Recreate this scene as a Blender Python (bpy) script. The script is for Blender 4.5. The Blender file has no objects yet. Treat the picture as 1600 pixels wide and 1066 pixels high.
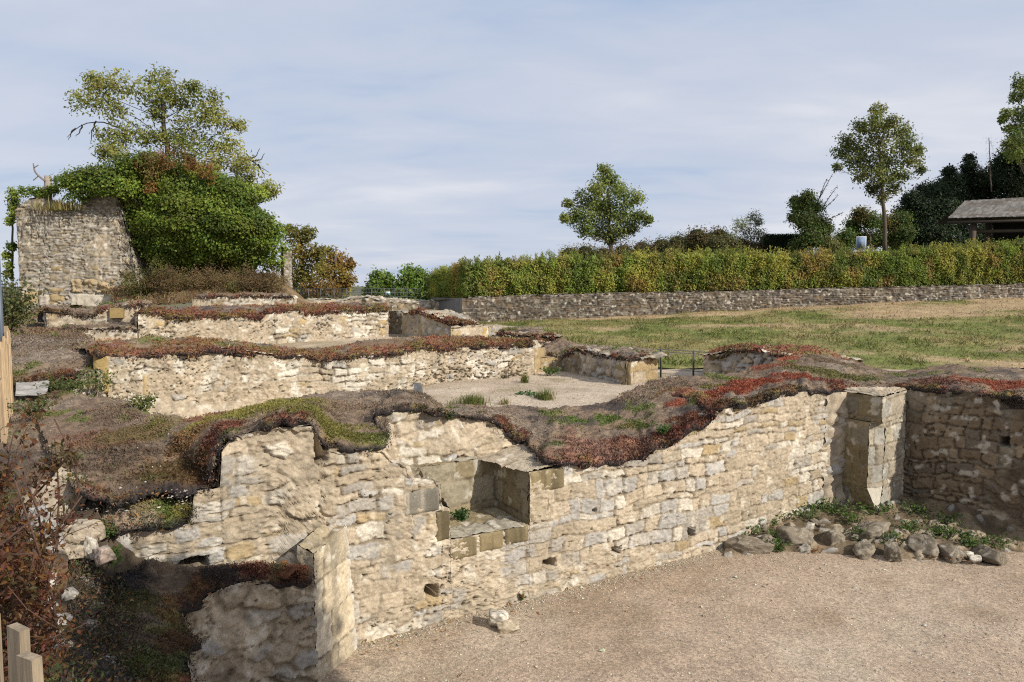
import bpy, math, random
import numpy as np
from mathutils import Vector, Matrix
R = math.radians
sc = bpy.context.scene
COL = sc.collection

# ------------------------------------------------------------------ camera, sky, sun, exposure
EYE = 3.8
FPX = 1150.0                       # focal length in pixels of the 1600 px wide photograph
PITCH = math.atan(88 / FPX)
cam_d = bpy.data.cameras.new('camera'); cam = bpy.data.objects.new('camera', cam_d); COL.objects.link(cam)
cam.location = (0, 0, EYE); cam.rotation_euler = (R(90) - PITCH, 0, 0)
cam_d.sensor_width = 36; cam_d.sensor_fit = 'HORIZONTAL'; cam_d.lens = FPX / 1600 * 36
cam_d.clip_start = .05; cam_d.clip_end = 30000
sc.camera = cam

SUN_AZ = math.atan2(.82, -.575)      # clockwise from +Y, towards the sun
SUN_EL = R(33)
sun_dir = Vector((math.sin(SUN_AZ) * math.cos(SUN_EL), math.cos(SUN_AZ) * math.cos(SUN_EL), math.sin(SUN_EL)))
sl = bpy.data.lights.new('sun', 'SUN'); sl.energy = 5.0; sl.angle = R(.6); sl.color = (1, .93, .82)
so = bpy.data.objects.new('sun', sl); COL.objects.link(so)
so.rotation_euler = sun_dir.to_track_quat('Z', 'Y').to_euler(); so.location = (20, -20, 30)

wd = bpy.data.worlds.new('World'); sc.world = wd; wd.use_nodes = True
nt = wd.node_tree; nt.nodes.clear()
def N(t, **kw):
    n = nt.nodes.new(t)
    for k, v in kw.items(): setattr(n, k, v)
    return n
def LK(a, b): nt.links.new(a, b)
def math_n(op, a, b=None, clamp=False):
    n = N('ShaderNodeMath', operation=op, use_clamp=clamp)
    for i, x in enumerate((a, b)):
        if x is None: continue
        if isinstance(x, (int, float)): n.inputs[i].default_value = x
        else: LK(x, n.inputs[i])
    return n.outputs[0]
def ramp_n(fac, stops):
    n = N('ShaderNodeValToRGB'); LK(fac, n.inputs[0]); e = n.color_ramp.elements
    while len(e) < len(stops): e.new(.5)
    for k, (p, c) in enumerate(stops): e[k].position = p; e[k].color = (*c, 1) if len(c) == 3 else c
    return n.outputs[0]
wout = N('ShaderNodeOutputWorld'); bg = N('ShaderNodeBackground'); LK(bg.outputs[0], wout.inputs[0])
bg.inputs[1].default_value = .1
sky = N('ShaderNodeTexSky', sky_type='NISHITA'); sky.sun_disc = False
sky.sun_elevation = SUN_EL; sky.sun_rotation = SUN_AZ; sky.altitude = 250; sky.air_density = 1.0; sky.dust_density = 1.2
tc = N('ShaderNodeTexCoord'); sx = N('ShaderNodeSeparateXYZ'); LK(tc.outputs['Generated'], sx.inputs[0])
zz = math_n('ADD', math_n('MAXIMUM', sx.outputs[2], 0.0), .16)
cx = N('ShaderNodeCombineXYZ')
LK(math_n('DIVIDE', sx.outputs[0], zz), cx.inputs[0]); LK(math_n('DIVIDE', sx.outputs[1], zz), cx.inputs[1])
mp = N('ShaderNodeMapping'); LK(cx.outputs[0], mp.inputs[0]); mp.inputs['Rotation'].default_value = (0, 0, R(14)); mp.inputs['Scale'].default_value = (.75, 1.25, 1)
mp.inputs['Location'].default_value = (2.2, .9, 0)
def noise_n(vec, scale, detail, rough=.55, dist=0.0):
    n = N('ShaderNodeTexNoise'); LK(vec, n.inputs['Vector']); n.inputs['Scale'].default_value = scale
    n.inputs['Detail'].default_value = detail; n.inputs['Roughness'].default_value = rough; n.inputs['Distortion'].default_value = dist
    return n.outputs['Fac']
n1 = noise_n(mp.outputs[0], .55, 4, .5, .35)
n2 = noise_n(mp.outputs[0], 2.4, 5, .55, .5)
mixv = math_n('ADD', math_n('MULTIPLY', n1, .74), math_n('MULTIPLY', n2, .26))
veil = ramp_n(mixv, [(.35, (4.3, 5.45, 7.4)), (.44, (5.6, 6.3, 7.7)), (.54, (6.5, 6.9, 7.95)), (.65, (8.2, 8.3, 8.8))])
mx = N('ShaderNodeMix', data_type='RGBA'); mx.inputs[0].default_value = .93
LK(sky.outputs[0], mx.inputs[6]); LK(veil, mx.inputs[7])
# small bright puffs low over the horizon
n3 = noise_n(mp.outputs[0], 1.9, 4, .5, .2)
puff = math_n('MULTIPLY', ramp_n(n3, [(.66, (0, 0, 0)), (.74, (1, 1, 1))]), .5)
mx2 = N('ShaderNodeMix', data_type='RGBA'); LK(puff, mx2.inputs[0]); LK(mx.outputs[2], mx2.inputs[6]); mx2.inputs[7].default_value = (6.7, 6.9, 7.6, 1)
LK(mx2.outputs[2], bg.inputs[0])
sc.view_settings.view_transform = 'Standard'; sc.view_settings.look = 'None'
sc.view_settings.exposure = 0; sc.view_settings.gamma = 1; sc.view_settings.use_curve_mapping = False
try:
    sc.cycles.max_bounces = 6; sc.cycles.diffuse_bounces = 3; sc.cycles.glossy_bounces = 1
    sc.cycles.transmission_bounces = 4; sc.cycles.transparent_max_bounces = 6; sc.cycles.use_denoising = False; sc.cycles.filter_width = 1.15
except Exception: pass

# ------------------------------------------------------------------ picture position + distance -> place in the world
cp, sp = math.cos(PITCH), math.sin(PITCH)
CAM = np.array((0, 0, EYE))
def ray(px, py):
    a = (px - 800) / FPX; b = (533 - py) / FPX
    return np.array((a, cp + b * sp, -sp + b * cp))
def W(px, py, y): d = ray(px, py); return CAM + d * (y / d[1])
def Wz(px, py, z): d = ray(px, py); return CAM + d * ((z - EYE) / d[2])
class Plane:                        # an upright plane through two plan points
    def __init__(s, A, B, off=0.0):
        s.A = np.array(A[:2], float); s.B = np.array(B[:2], float)
        s.d = (s.B - s.A) / np.linalg.norm(s.B - s.A); s.n = np.array((s.d[1], -s.d[0]))
        if s.n @ (-s.A) < 0: s.n = -s.n           # towards the camera
        s.A = s.A - s.n * off; s.B = s.B - s.n * off
    def __call__(s, px, py, out=0.0):
        d = ray(px, py); k = (s.A @ s.n + out) / (d[:2] @ s.n); return CAM + d * k
    def at(s, t, z, back=0.0): p = s.A + s.d * t - s.n * back; return np.array((p[0], p[1], z))
    def t(s, p): return (np.array(p[:2]) - s.A) @ s.d

# ------------------------------------------------------------------ noise
M32 = np.uint64(0xffffffff)
def h2(ix, iy, s=0):
    ix = np.asarray(ix).astype(np.int64).astype(np.uint64) & M32; iy = np.asarray(iy).astype(np.int64).astype(np.uint64) & M32
    n = (ix * np.uint64(374761393) + iy * np.uint64(668265263) + np.uint64((s * 974634547 + 12345) & 0xffffffff)) & M32
    n = ((n ^ (n >> np.uint64(13))) * np.uint64(1274126177)) & M32
    n = ((n ^ (n >> np.uint64(15))) * np.uint64(2246822519)) & M32
    n = n ^ (n >> np.uint64(16))
    return n.astype(np.float64) / 4294967296.0
def vn(x, y, s=0):
    x = np.asarray(x, float); y = np.asarray(y, float)
    ix = np.floor(x); iy = np.floor(y); fx = x - ix; fy = y - iy
    fx = fx * fx * fx * (fx * (fx * 6 - 15) + 10); fy = fy * fy * fy * (fy * (fy * 6 - 15) + 10)
    a = h2(ix, iy, s); b = h2(ix + 1, iy, s); c = h2(ix, iy + 1, s); d = h2(ix + 1, iy + 1, s)
    return ((a * (1 - fx) + b * fx) * (1 - fy) + (c * (1 - fx) + d * fx) * fy) * 2 - 1
def fbm(x, y, s=0, o=4, g=.5):
    r = 0; a = 1.0; t = 0
    for k in range(o):
        r = r + a * vn(x * 2 ** k + 17.3 * k, y * 2 ** k - 9.1 * k, s + k * 7); t += a; a *= g
    return r / t * 1.5
def ss(x, a=0.0, b=1.0): t = np.clip((x - a) / (b - a), 0, 1); return t * t * (3 - 2 * t)
def lerp(a, b, t):
    t = np.asarray(t)
    if np.shape(a)[-1:] == (3,) or np.shape(b)[-1:] == (3,): t = t[..., None]
    return a + (b - a) * t
def voro(x, y, s=0, jit=.9):
    x = np.asarray(x, float); y = np.asarray(y, float); ix = np.floor(x); iy = np.floor(y)
    f1 = np.full(x.shape, 9.); f2 = f1.copy(); idr = np.zeros(x.shape); dx1 = np.zeros(x.shape); dy1 = np.zeros(x.shape)
    for i in (-1, 0, 1):
        for j in (-1, 0, 1):
            cx_ = ix + i; cy_ = iy + j
            px = cx_ + .5 + jit * (h2(cx_, cy_, s) - .5); py = cy_ + .5 + jit * (h2(cx_, cy_, s + 1) - .5)
            d = np.hypot(x - px, y - py); m = d < f1
            f2 = np.where(m, f1, np.minimum(f2, d)); idr = np.where(m, h2(cx_, cy_, s + 2), idr)
            dx1 = np.where(m, x - px, dx1); dy1 = np.where(m, y - py, dy1); f1 = np.where(m, d, f1)
    return f1, f2, idr, dx1, dy1

# ------------------------------------------------------------------ objects
ORG = {}
def tag(o, label=None, cat=None, group=None, kind=None):
    if label: o['label'] = label
    if cat: o['category'] = cat
    if group: o['group'] = group
    if kind: o['kind'] = kind
    return o
def thing(name, label, cat, loc=(0, 0, 0), group=None):
    o = bpy.data.objects.new(name, None); COL.objects.link(o); o.location = loc; o.empty_display_size = .2
    ORG[o] = np.array(loc, float)
    return tag(o, label, cat, group)
class Acc:
    def __init__(s): s.V = []; s.C = []; s.L = []; s.S = []; s.n = 0; s.nl = 0
    def add(s, V, F, C):
        """V (n,3); F (m,k) indices; C (n,3) or one colour"""
        V = np.asarray(V, float).reshape(-1, 3); F = np.asarray(F, np.int64); C = np.asarray(C, float)
        if C.ndim == 1: C = np.tile(C, (len(V), 1))
        s.V.append(V); s.C.append(C.reshape(-1, 3)); m, k = F.shape
        s.L.append((F + s.n).ravel()); s.S.append(np.arange(m) * k + s.nl); s.n += len(V); s.nl += m * k
        return s
    def grid(s, P, C):
        nv, nu = P.shape[:2]; i = np.arange(nv * nu).reshape(nv, nu)
        F = np.stack([i[:-1, :-1], i[:-1, 1:], i[1:, 1:], i[1:, :-1]], -1).reshape(-1, 4)
        C = np.asarray(C, float)
        if C.ndim == 1: C = np.broadcast_to(C, P.shape)
        return s.add(P.reshape(-1, 3), F, C.reshape(-1, 3))
    def box(s, c, size, C, rz=0.0, taper=1.0, rx=0.0):
        c = np.array(c, float); a = np.array(size, float) / 2
        v = np.array([(x, y, z) for z in (-1, 1) for y in (-1, 1) for x in (-1, 1)], float) * a
        v[4:, :2] *= taper
        if rx: v = v @ np.array(Matrix.Rotation(rx, 3, 'X')).T
        v = v @ np.array(Matrix.Rotation(rz, 3, 'Z')).T + c
        return s.add(v, [(0, 2, 3, 1), (4, 5, 7, 6), (0, 1, 5, 4), (1, 3, 7, 5), (3, 2, 6, 7), (2, 0, 4, 6)], C)
    def tube(s, pts, rad, C, k=6):
        pts = np.asarray(pts, float); n = len(pts); rad = np.broadcast_to(np.asarray(rad, float), (n,))
        T = np.gradient(pts, axis=0); T /= np.linalg.norm(T, axis=1)[:, None] + 1e-9
        ref = np.array((.31, .95, .05)) if abs(T[0, 2]) > .7 else np.array((0, 0, 1.))
        A = np.cross(T, ref); A /= np.linalg.norm(A, axis=1)[:, None] + 1e-9; B = np.cross(T, A)
        th = np.arange(k) * 2 * math.pi / k
        P = pts[:, None] + rad[:, None, None] * (A[:, None] * np.cos(th)[None, :, None] + B[:, None] * np.sin(th)[None, :, None])
        i = np.arange(n * k).reshape(n, k); j = np.roll(i, -1, 1)
        F = np.stack([i[:-1], j[:-1], j[1:], i[1:]], -1).reshape(-1, 4)
        s.add(P.reshape(-1, 3), F, C)
        for ring in (0, n - 1):
            idx = np.arange(ring * k, ring * k + k)
            s.L.append(idx + s.n - n * k if ring else idx[::-1] + s.n - n * k); s.S.append(np.array([s.nl])); s.nl += k
        return s
    def build(s, name, mat, parent=None, smooth=True, origin=None):
        V = np.concatenate(s.V); C = np.concatenate(s.C); L = np.concatenate(s.L); S = np.concatenate(s.S)
        if parent is not None: V = V - ORG[parent]
        elif origin is not None: V = V - np.array(origin)
        me = bpy.data.meshes.new(name); me.vertices.add(len(V)); me.vertices.foreach_set('co', V.astype(np.float32).ravel())
        me.loops.add(len(L)); me.loops.foreach_set('vertex_index', L.astype(np.int32))
        me.polygons.add(len(S)); me.polygons.foreach_set('loop_start', S.astype(np.int32))
        me.polygons.foreach_set('use_smooth', np.full(len(S), smooth))
        me.update(calc_edges=True); me.validate()
        ca = me.color_attributes.new('Col', 'FLOAT_COLOR', 'POINT')
        if len(me.vertices) == len(V):
            ca.data.foreach_set('color', np.concatenate([np.clip(C, 0.004, 1), np.ones((len(C), 1))], 1).astype(np.float32).ravel())
        me.materials.append(mat)
        o = bpy.data.objects.new(name, me); COL.objects.link(o)
        if parent is not None: o.parent = parent; ORG[o] = ORG[parent]
        else:
            ORG[o] = np.zeros(3) if origin is None else np.array(origin, float)
            if origin is not None: o.location = origin
        return o

# ------------------------------------------------------------------ materials
def attr_mat(name, rough=.9, s1=9., a1=.2, s2=70., a2=.25, bump=.5, bdist=.01, transl=0.0, spec=.25, bscale=None, metal=0.0, stretch=None):
    m = bpy.data.materials.new(name); m.use_nodes = True; t = m.node_tree; t.nodes.clear()
    def n(ty, **kw):
        x = t.nodes.new(ty)
        for k, v in kw.items(): setattr(x, k, v)
        return x
    out = n('ShaderNodeOutputMaterial'); b = n('ShaderNodeBsdfPrincipled')
    at = n('ShaderNodeAttribute', attribute_name='Col'); co = n('ShaderNodeTexCoord')
    col = at.outputs['Color']; vec = co.outputs['Object']
    if stretch:
        mpn = n('ShaderNodeMapping'); mpn.inputs['Scale'].default_value = stretch; t.links.new(vec, mpn.inputs[0]); vec = mpn.outputs[0]
    nz = None
    for sca, am in ((s1, a1), (s2, a2)):
        if am <= 0: continue
        nz = n('ShaderNodeTexNoise'); nz.inputs['Scale'].default_value = sca; nz.inputs['Detail'].default_value = 6; nz.inputs['Roughness'].default_value = .65
        t.links.new(vec, nz.inputs['Vector'])
        mr = n('ShaderNodeMapRange'); mr.inputs[1].default_value = .25; mr.inputs[2].default_value = .75
        mr.inputs[3].default_value = 1 - am; mr.inputs[4].default_value = 1 + am; t.links.new(nz.outputs['Fac'], mr.inputs[0])
        mu = n('ShaderNodeVectorMath', operation='SCALE'); t.links.new(col, mu.inputs[0]); t.links.new(mr.outputs[0], mu.inputs['Scale']); col = mu.outputs[0]
    t.links.new(col, b.inputs['Base Color']); b.inputs['Roughness'].default_value = rough; b.inputs['Metallic'].default_value = metal
    b.inputs['Specular IOR Level'].default_value = spec
    if bump > 0:
        bn = n('ShaderNodeTexNoise'); bn.inputs['Scale'].default_value = bscale or s2; bn.inputs['Detail'].default_value = 8; bn.inputs['Roughness'].default_value = .7
        t.links.new(vec, bn.inputs['Vector'])
        bp = n('ShaderNodeBump'); bp.inputs['Strength'].default_value = bump; bp.inputs['Distance'].default_value = bdist
        t.links.new(bn.outputs['Fac'], bp.inputs['Height']); t.links.new(bp.outputs[0], b.inputs['Normal'])
    if transl > 0:
        tr = n('ShaderNodeBsdfTranslucent'); t.links.new(col, tr.inputs['Color'])
        ms = n('ShaderNodeMixShader'); ms.inputs[0].default_value = transl
        t.links.new(b.outputs[0], ms.inputs[1]); t.links.new(tr.outputs[0], ms.inputs[2]); t.links.new(ms.outputs[0], out.inputs[0])
    else: t.links.new(b.outputs[0], out.inputs[0])
    return m
M_STONE = attr_mat('rubble_stone', .92, 11, .16, 55, .3, .55, .012)
M_STONEF = attr_mat('far_stone', .92, 5, .15, 26, .3, .5, .03)
M_MAT = attr_mat('fibre_mat', .95, 14, .3, 110, .5, .8, .012)
M_SOIL = attr_mat('soil', .95, 6, .25, 60, .45, .8, .02)
M_GRAVEL = attr_mat('gravel', .93, 3.0, .08, 130, .42, .9, .008)
def speckle(m, scale, amt, sc2=None):
    t = m.node_tree; b = [x for x in t.nodes if x.type == 'BSDF_PRINCIPLED'][0]; src = b.inputs['Base Color'].links[0].from_socket
    co = [x for x in t.nodes if x.type == 'TEX_COORD'][0]
    for k, s_ in enumerate((scale, sc2 or scale * 2.3)):
        v = t.nodes.new('ShaderNodeTexVoronoi'); v.inputs['Scale'].default_value = s_; t.links.new(co.outputs['Object'], v.inputs['Vector'])
        sp_ = t.nodes.new('ShaderNodeSeparateColor'); t.links.new(v.outputs['Color'], sp_.inputs[0])
        mr = t.nodes.new('ShaderNodeMapRange'); mr.inputs[3].default_value = 1 - amt; mr.inputs[4].default_value = 1 + amt * .9; t.links.new(sp_.outputs[k], mr.inputs[0])
        mu = t.nodes.new('ShaderNodeVectorMath'); mu.operation = 'SCALE'; t.links.new(src, mu.inputs[0]); t.links.new(mr.outputs[0], mu.inputs['Scale']); src = mu.outputs[0]
    t.links.new(src, b.inputs['Base Color'])
speckle(M_GRAVEL, 38, .26, 85)
M_GRASS = attr_mat('dry_lawn', .95, 3.0, .2, 22, .4, .8, .03)
M_LEAF = attr_mat('leaves', .55, 3, .12, 30, .12, 0, .01, .42, .35)
M_SEDUM = attr_mat('sedum_leaves', .6, 8, .15, 60, .15, 0, .01, .15, .3)
M_BARK = attr_mat('bark', .9, 14, .25, 60, .35, .7, .01)
M_WOOD = attr_mat('weathered_wood', .8, 22, .35, 110, .4, .6, .004, stretch=(1, 1, .07))
M_ROOF = attr_mat('old_shingles', .85, 4, .2, 40, .35, .5, .01)
M_METAL = attr_mat('painted_metal', .5, 9, .05, 60, .08, .1, .002, 0, .4)
M_DARK = attr_mat('plant_core', 1, 6, .2, 20, .3, 0)
M_PLAIN = attr_mat('painted_board', .6, 9, .04, 60, .05, 0)
# ------------------------------------------------------------------ stone and mat generators
CREAM = np.array((.415, .343, .25)); PALE = np.array((.545, .50, .415)); GREY = np.array((.335, .31, .27)); BLUE = np.array((.385, .37, .345))
OCHRE = np.array((.35, .262, .14)); TAN = np.array((.35, .285, .20)); DIRT = np.array((.10, .075, .048)); BROWN = np.array((.25, .20, .135))
PAL_MAIN = [(.32, CREAM), (.17, PALE), (.14, GREY), (.17, BLUE), (.06, OCHRE), (.14, TAN)]
PAL_PALE = [(.42, PALE), (.3, CREAM), (.14, GREY), (.05, OCHRE), (.09, TAN)]
PAL_GREY = [(.36, GREY * .95), (.2, BLUE * .85), (.2, TAN), (.24, CREAM * .9)]
PAL_DARK = [(.45, BROWN), (.3, GREY * .7), (.25, TAN * .75)]
def pick(pal, r):
    w = np.cumsum([float(p[0]) for p in pal]); w /= w[-1]; return np.array([p[1] for p in pal])[np.clip(np.searchsorted(w, r), 0, len(pal) - 1)]
def courses(u, v, seed, h, w, wob):
    rng = np.random.RandomState(seed)
    v2 = v + wob * fbm(u * 1.1, v * 1.1, seed, 3) ; u2 = u + wob * fbm(u * 1.7 + 50, v * 2.3, seed + 1, 3)
    v2 = v2 + wob * .35 * fbm(u * 5, v * 5, seed + 5, 2)
    lo, hi = v2.min() - .5, v2.max() + .5
    e = lo + np.cumsum(rng.uniform(*h, size=int((hi - lo) / h[0]) + 3)); r = np.searchsorted(e, v2)
    d = np.zeros(u.shape); idr = np.zeros(u.shape); lu = np.zeros(u.shape); lv = np.zeros(u.shape)
    ulo, uhi = u2.min() - 1, u2.max() + 1
    for k in np.unique(r):
        m = r == k; b0 = e[k - 1] if k else lo; b1 = e[min(k, len(e) - 1)]
        ex = ulo - rng.rand() * w[1] + np.cumsum(rng.uniform(*w, size=int((uhi - ulo) / w[0]) + 6)); j = np.clip(np.searchsorted(ex, u2[m]), 1, len(ex) - 1)
        a0 = ex[j - 1]; a1 = ex[j]
        du = np.minimum(u2[m] - a0, a1 - u2[m]); dv = np.minimum(v2[m] - b0, b1 - v2[m])
        rad = .03; q = np.hypot(np.maximum(rad - du, 0), np.maximum(rad - dv, 0))       # rounded corners
        d[m] = np.where((du < rad) & (dv < rad), rad - q, np.minimum(du, dv))
        idr[m] = h2(j, np.full(j.shape, k), seed); lu[m] = (u2[m] - (a0 + a1) / 2) / (a1 - a0) * 2; lv[m] = (v2[m] - (b0 + b1) / 2) / max(b1 - b0, .01) * 2
    return d, idr, lu, lv
ST = dict(h=(.07, .22), w=(.12, .42), wob=.085, m=.004, rel=.018, plaster=-.25, pits=.30, pal=PAL_MAIN, mort=CREAM * .8, rub=0.0, streak=.3, pitd=.05, ps=13., f=1.0, pw=.16)
def stone(u, v, seed, **kw):
    p = dict(ST); p.update(kw); f = p['f']
    d, i, lu, lv = courses(u, v, seed, p['h'], p['w'], p['wob'])
    r1 = (i * 57.31) % 1; r2 = (i * 191.7) % 1; r3 = (i * 733.1) % 1
    D = ss(d + .016 * f * fbm(u * 19 / f, v * 22 / f, seed + 9, 3), p['m'], p['m'] + .010 * f)
    rough = (fbm(u * 8 / f, v * 8 / f, seed + 3, 4) * .012 + fbm(u * 30 / f, v * 40 / f, seed + 4, 3) * .009) * f
    rel = p['rel']
    h = D * (rel * (.45 + .9 * r1) + rel * .3 * (lu * (r2 - .5) + lv * (r3 - .5)) - .25 * rel * (lu ** 2 + lv ** 2) * .5) + rough
    op = (1 - D) * ss(fbm(u * 1.6, v * 1.6, seed + 91, 3) + .6 * fbm(u * 9, v * 9, seed + 92, 2), -.1, .35); h = h - op * .022
    col = pick(p['pal'], i) * (.86 + .28 * r2)[..., None]
    mort = p['mort'] * (1 + .25 * fbm(u * 9 / f, v * 9 / f, seed + 6, 3))[..., None]
    col = lerp(mort * (.62 + .38 * ss(d, -.004, .012))[..., None], col, D)
    col = lerp(col, DIRT * 1.5, op * .75)
    # rough rubble lumps
    if np.max(p['rub']) > -1:
        rm = ss(fbm(u * .55, v * .75, seed + 21, 3) + p['rub'], 0, .25)
        wx = fbm(u * 2.3, v * 2.3, seed + 31, 3) * .25; wy = fbm(u * 2.3 + 9, v * 2.3, seed + 32, 3) * .25
        f1, f2, ir, dx, dy = voro(u * 3.6 + wx, v * 5.6 + wy, seed + 11)
        E = ss(f2 - f1 + .12 * fbm(u * 13, v * 13, seed + 13, 3), .06, .3); big = ir > .45
        hr = np.where(big, E * (.01 + .042 * ir) + (dx * (ir - .6) + dy * (.7 - ir)) * .04, .012) + rough * 1.3 + fbm(u * 2, v * 2, seed + 14, 3) * .016
        cr = lerp(mort * 1.02, pick(p['pal'], (ir * 37.7) % 1) * (.8 + .4 * ((ir * 91.3) % 1))[..., None], np.where(big, E, 0) * .85); cr = lerp(cr, DIRT * 1.6, np.where(big, (1 - E) * ss(fbm(u * 4, v * 4, seed + 15, 3), 0, .3), 0) * .6)
        h = lerp(h, hr, rm); col = lerp(col, cr, rm)
    pm = ss(fbm(u * .8, v * 1.0, seed + 41, 4) + p['plaster'], 0, .22) * ss(fbm(u * 5, v * 5, seed + 42, 3), -.7, -.2)
    h = lerp(h, rel * .95 + rough * 1.2 + fbm(u * 2.4, v * 2.4, seed + 43, 4) * .022, pm)
    lime = ss(fbm(u * 3.1, v * 2.6, seed + 46, 4), .15, .5)
    col = lerp(col, lerp(lerp(TAN, CREAM, .55), lerp(CREAM, PALE * 1.1, lime), ss(fbm(u * 2.5, v * 2.5, seed + 44, 4), -.4, .5)) * (1 + .16 * fbm(u * 16, v * 16, seed + 45, 3))[..., None], pm)
    if np.max(p['pits']) > 0:
        zone = ss(fbm(u * .7, v * .9, seed + 51, 3), -.35, .35); ps = p['ps']
        wq = .7 * fbm(u * ps * .35, v * ps * .35, seed + 53, 2); n = fbm(u * ps * .9 + wq, v * ps * 1.5 + wq, seed + 52, 3, .6); th = 1.0 - p['pits'] * zone * (.6 + .4 * ss(pm, 0, 1)) + .22 * fbm(u * 2.7, v * 3.3, seed + 54, 3)
        k = ss(n, th, th + p['pw']); h = h - p['pitd'] * k; col = lerp(col, DIRT * (1.3 if p['pw'] > .1 else .75), k * .9)
    # chipped relief and cracks where stones are smeared over
    soft = np.maximum(pm, .0) if np.max(p['rub']) <= -1 else np.maximum(pm, rm)
    h = h - soft * np.abs(fbm(u * 9, v * 12, seed + 71, 4)) * .018 * min(f, 1.4)
    cl_ = fbm(u * 2.0, v * 3.2, seed + 72, 5, .6); ck = (1 - ss(np.abs(cl_), .012, .05)) * ss(fbm(u * 1.2, v * 1.2, seed + 73, 3), -.05, .2) * soft
    h = h - ck * .022; col = lerp(col, DIRT * 1.7, ck * .75)
    # weathering: grey wash, vertical runs, lichen
    st = ss(fbm(u * 5, v * .5, seed + 61, 3), .05, .7) * p['streak']
    col = lerp(col, np.array((.20, .175, .13)), st * ss(fbm(u * 1.1, v * 1.4, seed + 62, 3), -.2, .5))
    col = col * (1 + .14 * fbm(u * 3.1, v * 3.1, seed + 63, 4) + .12 * fbm(u * 26 / f, v * 26 / f, seed + 64, 3))[..., None]
    lk = ss(fbm(u * 7, v * 7, seed + 65, 3), .55, .8); col = lerp(col, PALE * 1.08, lk * .6)
    return h, np.clip(col, .02, .85)
def ashlar(u, v, seed, **kw):
    p = dict(h=(.24, .34), w=(.34, .6), wob=.006, m=.004, rel=.012, plaster=-.9, pits=.08, rub=-2, streak=.75, mort=TAN * .7, pitd=.02,
             pal=[(.4, np.array((.31, .265, .175))), (.3, np.array((.27, .215, .125))), (.3, np.array((.36, .325, .25)))]); p.update(kw)
    return stone(u, v, seed, **p)
def resamp(A, n, s=None):
    A = np.asarray(A, float)
    if s is None:
        s = np.concatenate([[0], np.cumsum(np.linalg.norm(np.diff(A, axis=0), axis=1))]); s = s / s[-1]
    q = np.linspace(0, 1, n); return np.stack([np.interp(q, s, A[:, k]) for k in range(3)], 1)
def sheet(acc, A, B, fn, res=.02, mode='face', seed=0, plane=None, u0=None, v0=0.0, amp=1.0, holes=(), rag=0.0, shape=None):
    """ruled surface from polyline A (bottom/front) to B (top/back), displaced by the stone function fn(u, v)"""
    A = np.asarray(A, float); B = np.asarray(B, float); mid = (A + B) / 2
    if mode == 'face': step = np.maximum(np.linalg.norm(np.diff(A[:, :2], axis=0), axis=1), np.linalg.norm(np.diff(B, axis=0), axis=1) * .6)
    else: step = np.linalg.norm(np.diff(mid, axis=0), axis=1)
    s = np.concatenate([[0], np.cumsum(step)]); Lg = s[-1]; s /= Lg
    nu = max(5, int(Lg / res)); nv = max(4, int(np.linalg.norm(B - A, axis=1).max() / res))
    a = resamp(A, nu, s); b = resamp(B, nu, s)
    t = np.linspace(0, 1, nv)[:, None, None]; P = a[None] * (1 - t) + b[None] * t
    if shape is not None: P = P + shape(np.linspace(0, 1, nu)[None, :, None], t)
    if mode == 'face':
        if plane is not None: u = (P[..., :2] - plane.A) @ plane.d
        else: u = np.broadcast_to(np.concatenate([[0], np.cumsum(np.linalg.norm(np.diff(a[:, :2], axis=0), axis=1))])[None], P.shape[:2])
        v = P[..., 2]
    else:
        u = np.broadcast_to(np.linspace(0, Lg, nu)[None], P.shape[:2]); v = np.linalg.norm(P - a[None], axis=-1)
    u = u + (u0 or 0); v = v + v0
    h, col = fn(u, v, seed)
    for (hu, hv, hw, hh, hd) in holes:
        m = ss(1 - np.maximum(np.abs(u - hu) / hw, np.abs(v - hv) / hh) * 1.0 + .18 * fbm(u * 14, v * 14, seed + 77, 2), .0, .12)
        h = h - hd * m; col = lerp(col, np.array((.16, .12, .08)), m * .6)
    if plane is not None: Nn = np.array((plane.n[0], plane.n[1], 0)); Nn = np.broadcast_to(Nn, P.shape)
    else:
        Pu = np.gradient(P, axis=1); Pv = np.gradient(P, axis=0); Nn = np.cross(Pu, Pv); Nn /= np.linalg.norm(Nn, axis=-1, keepdims=True) + 1e-9
        if np.mean(np.sum(Nn * (CAM - P), -1)) < 0: Nn = -Nn
    acc.grid(P + Nn * (h * amp)[..., None], col)
    return P
def drop(pts, z, out=None):
    r = np.array(pts, float).copy(); r[:, 2] = z; return r

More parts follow.
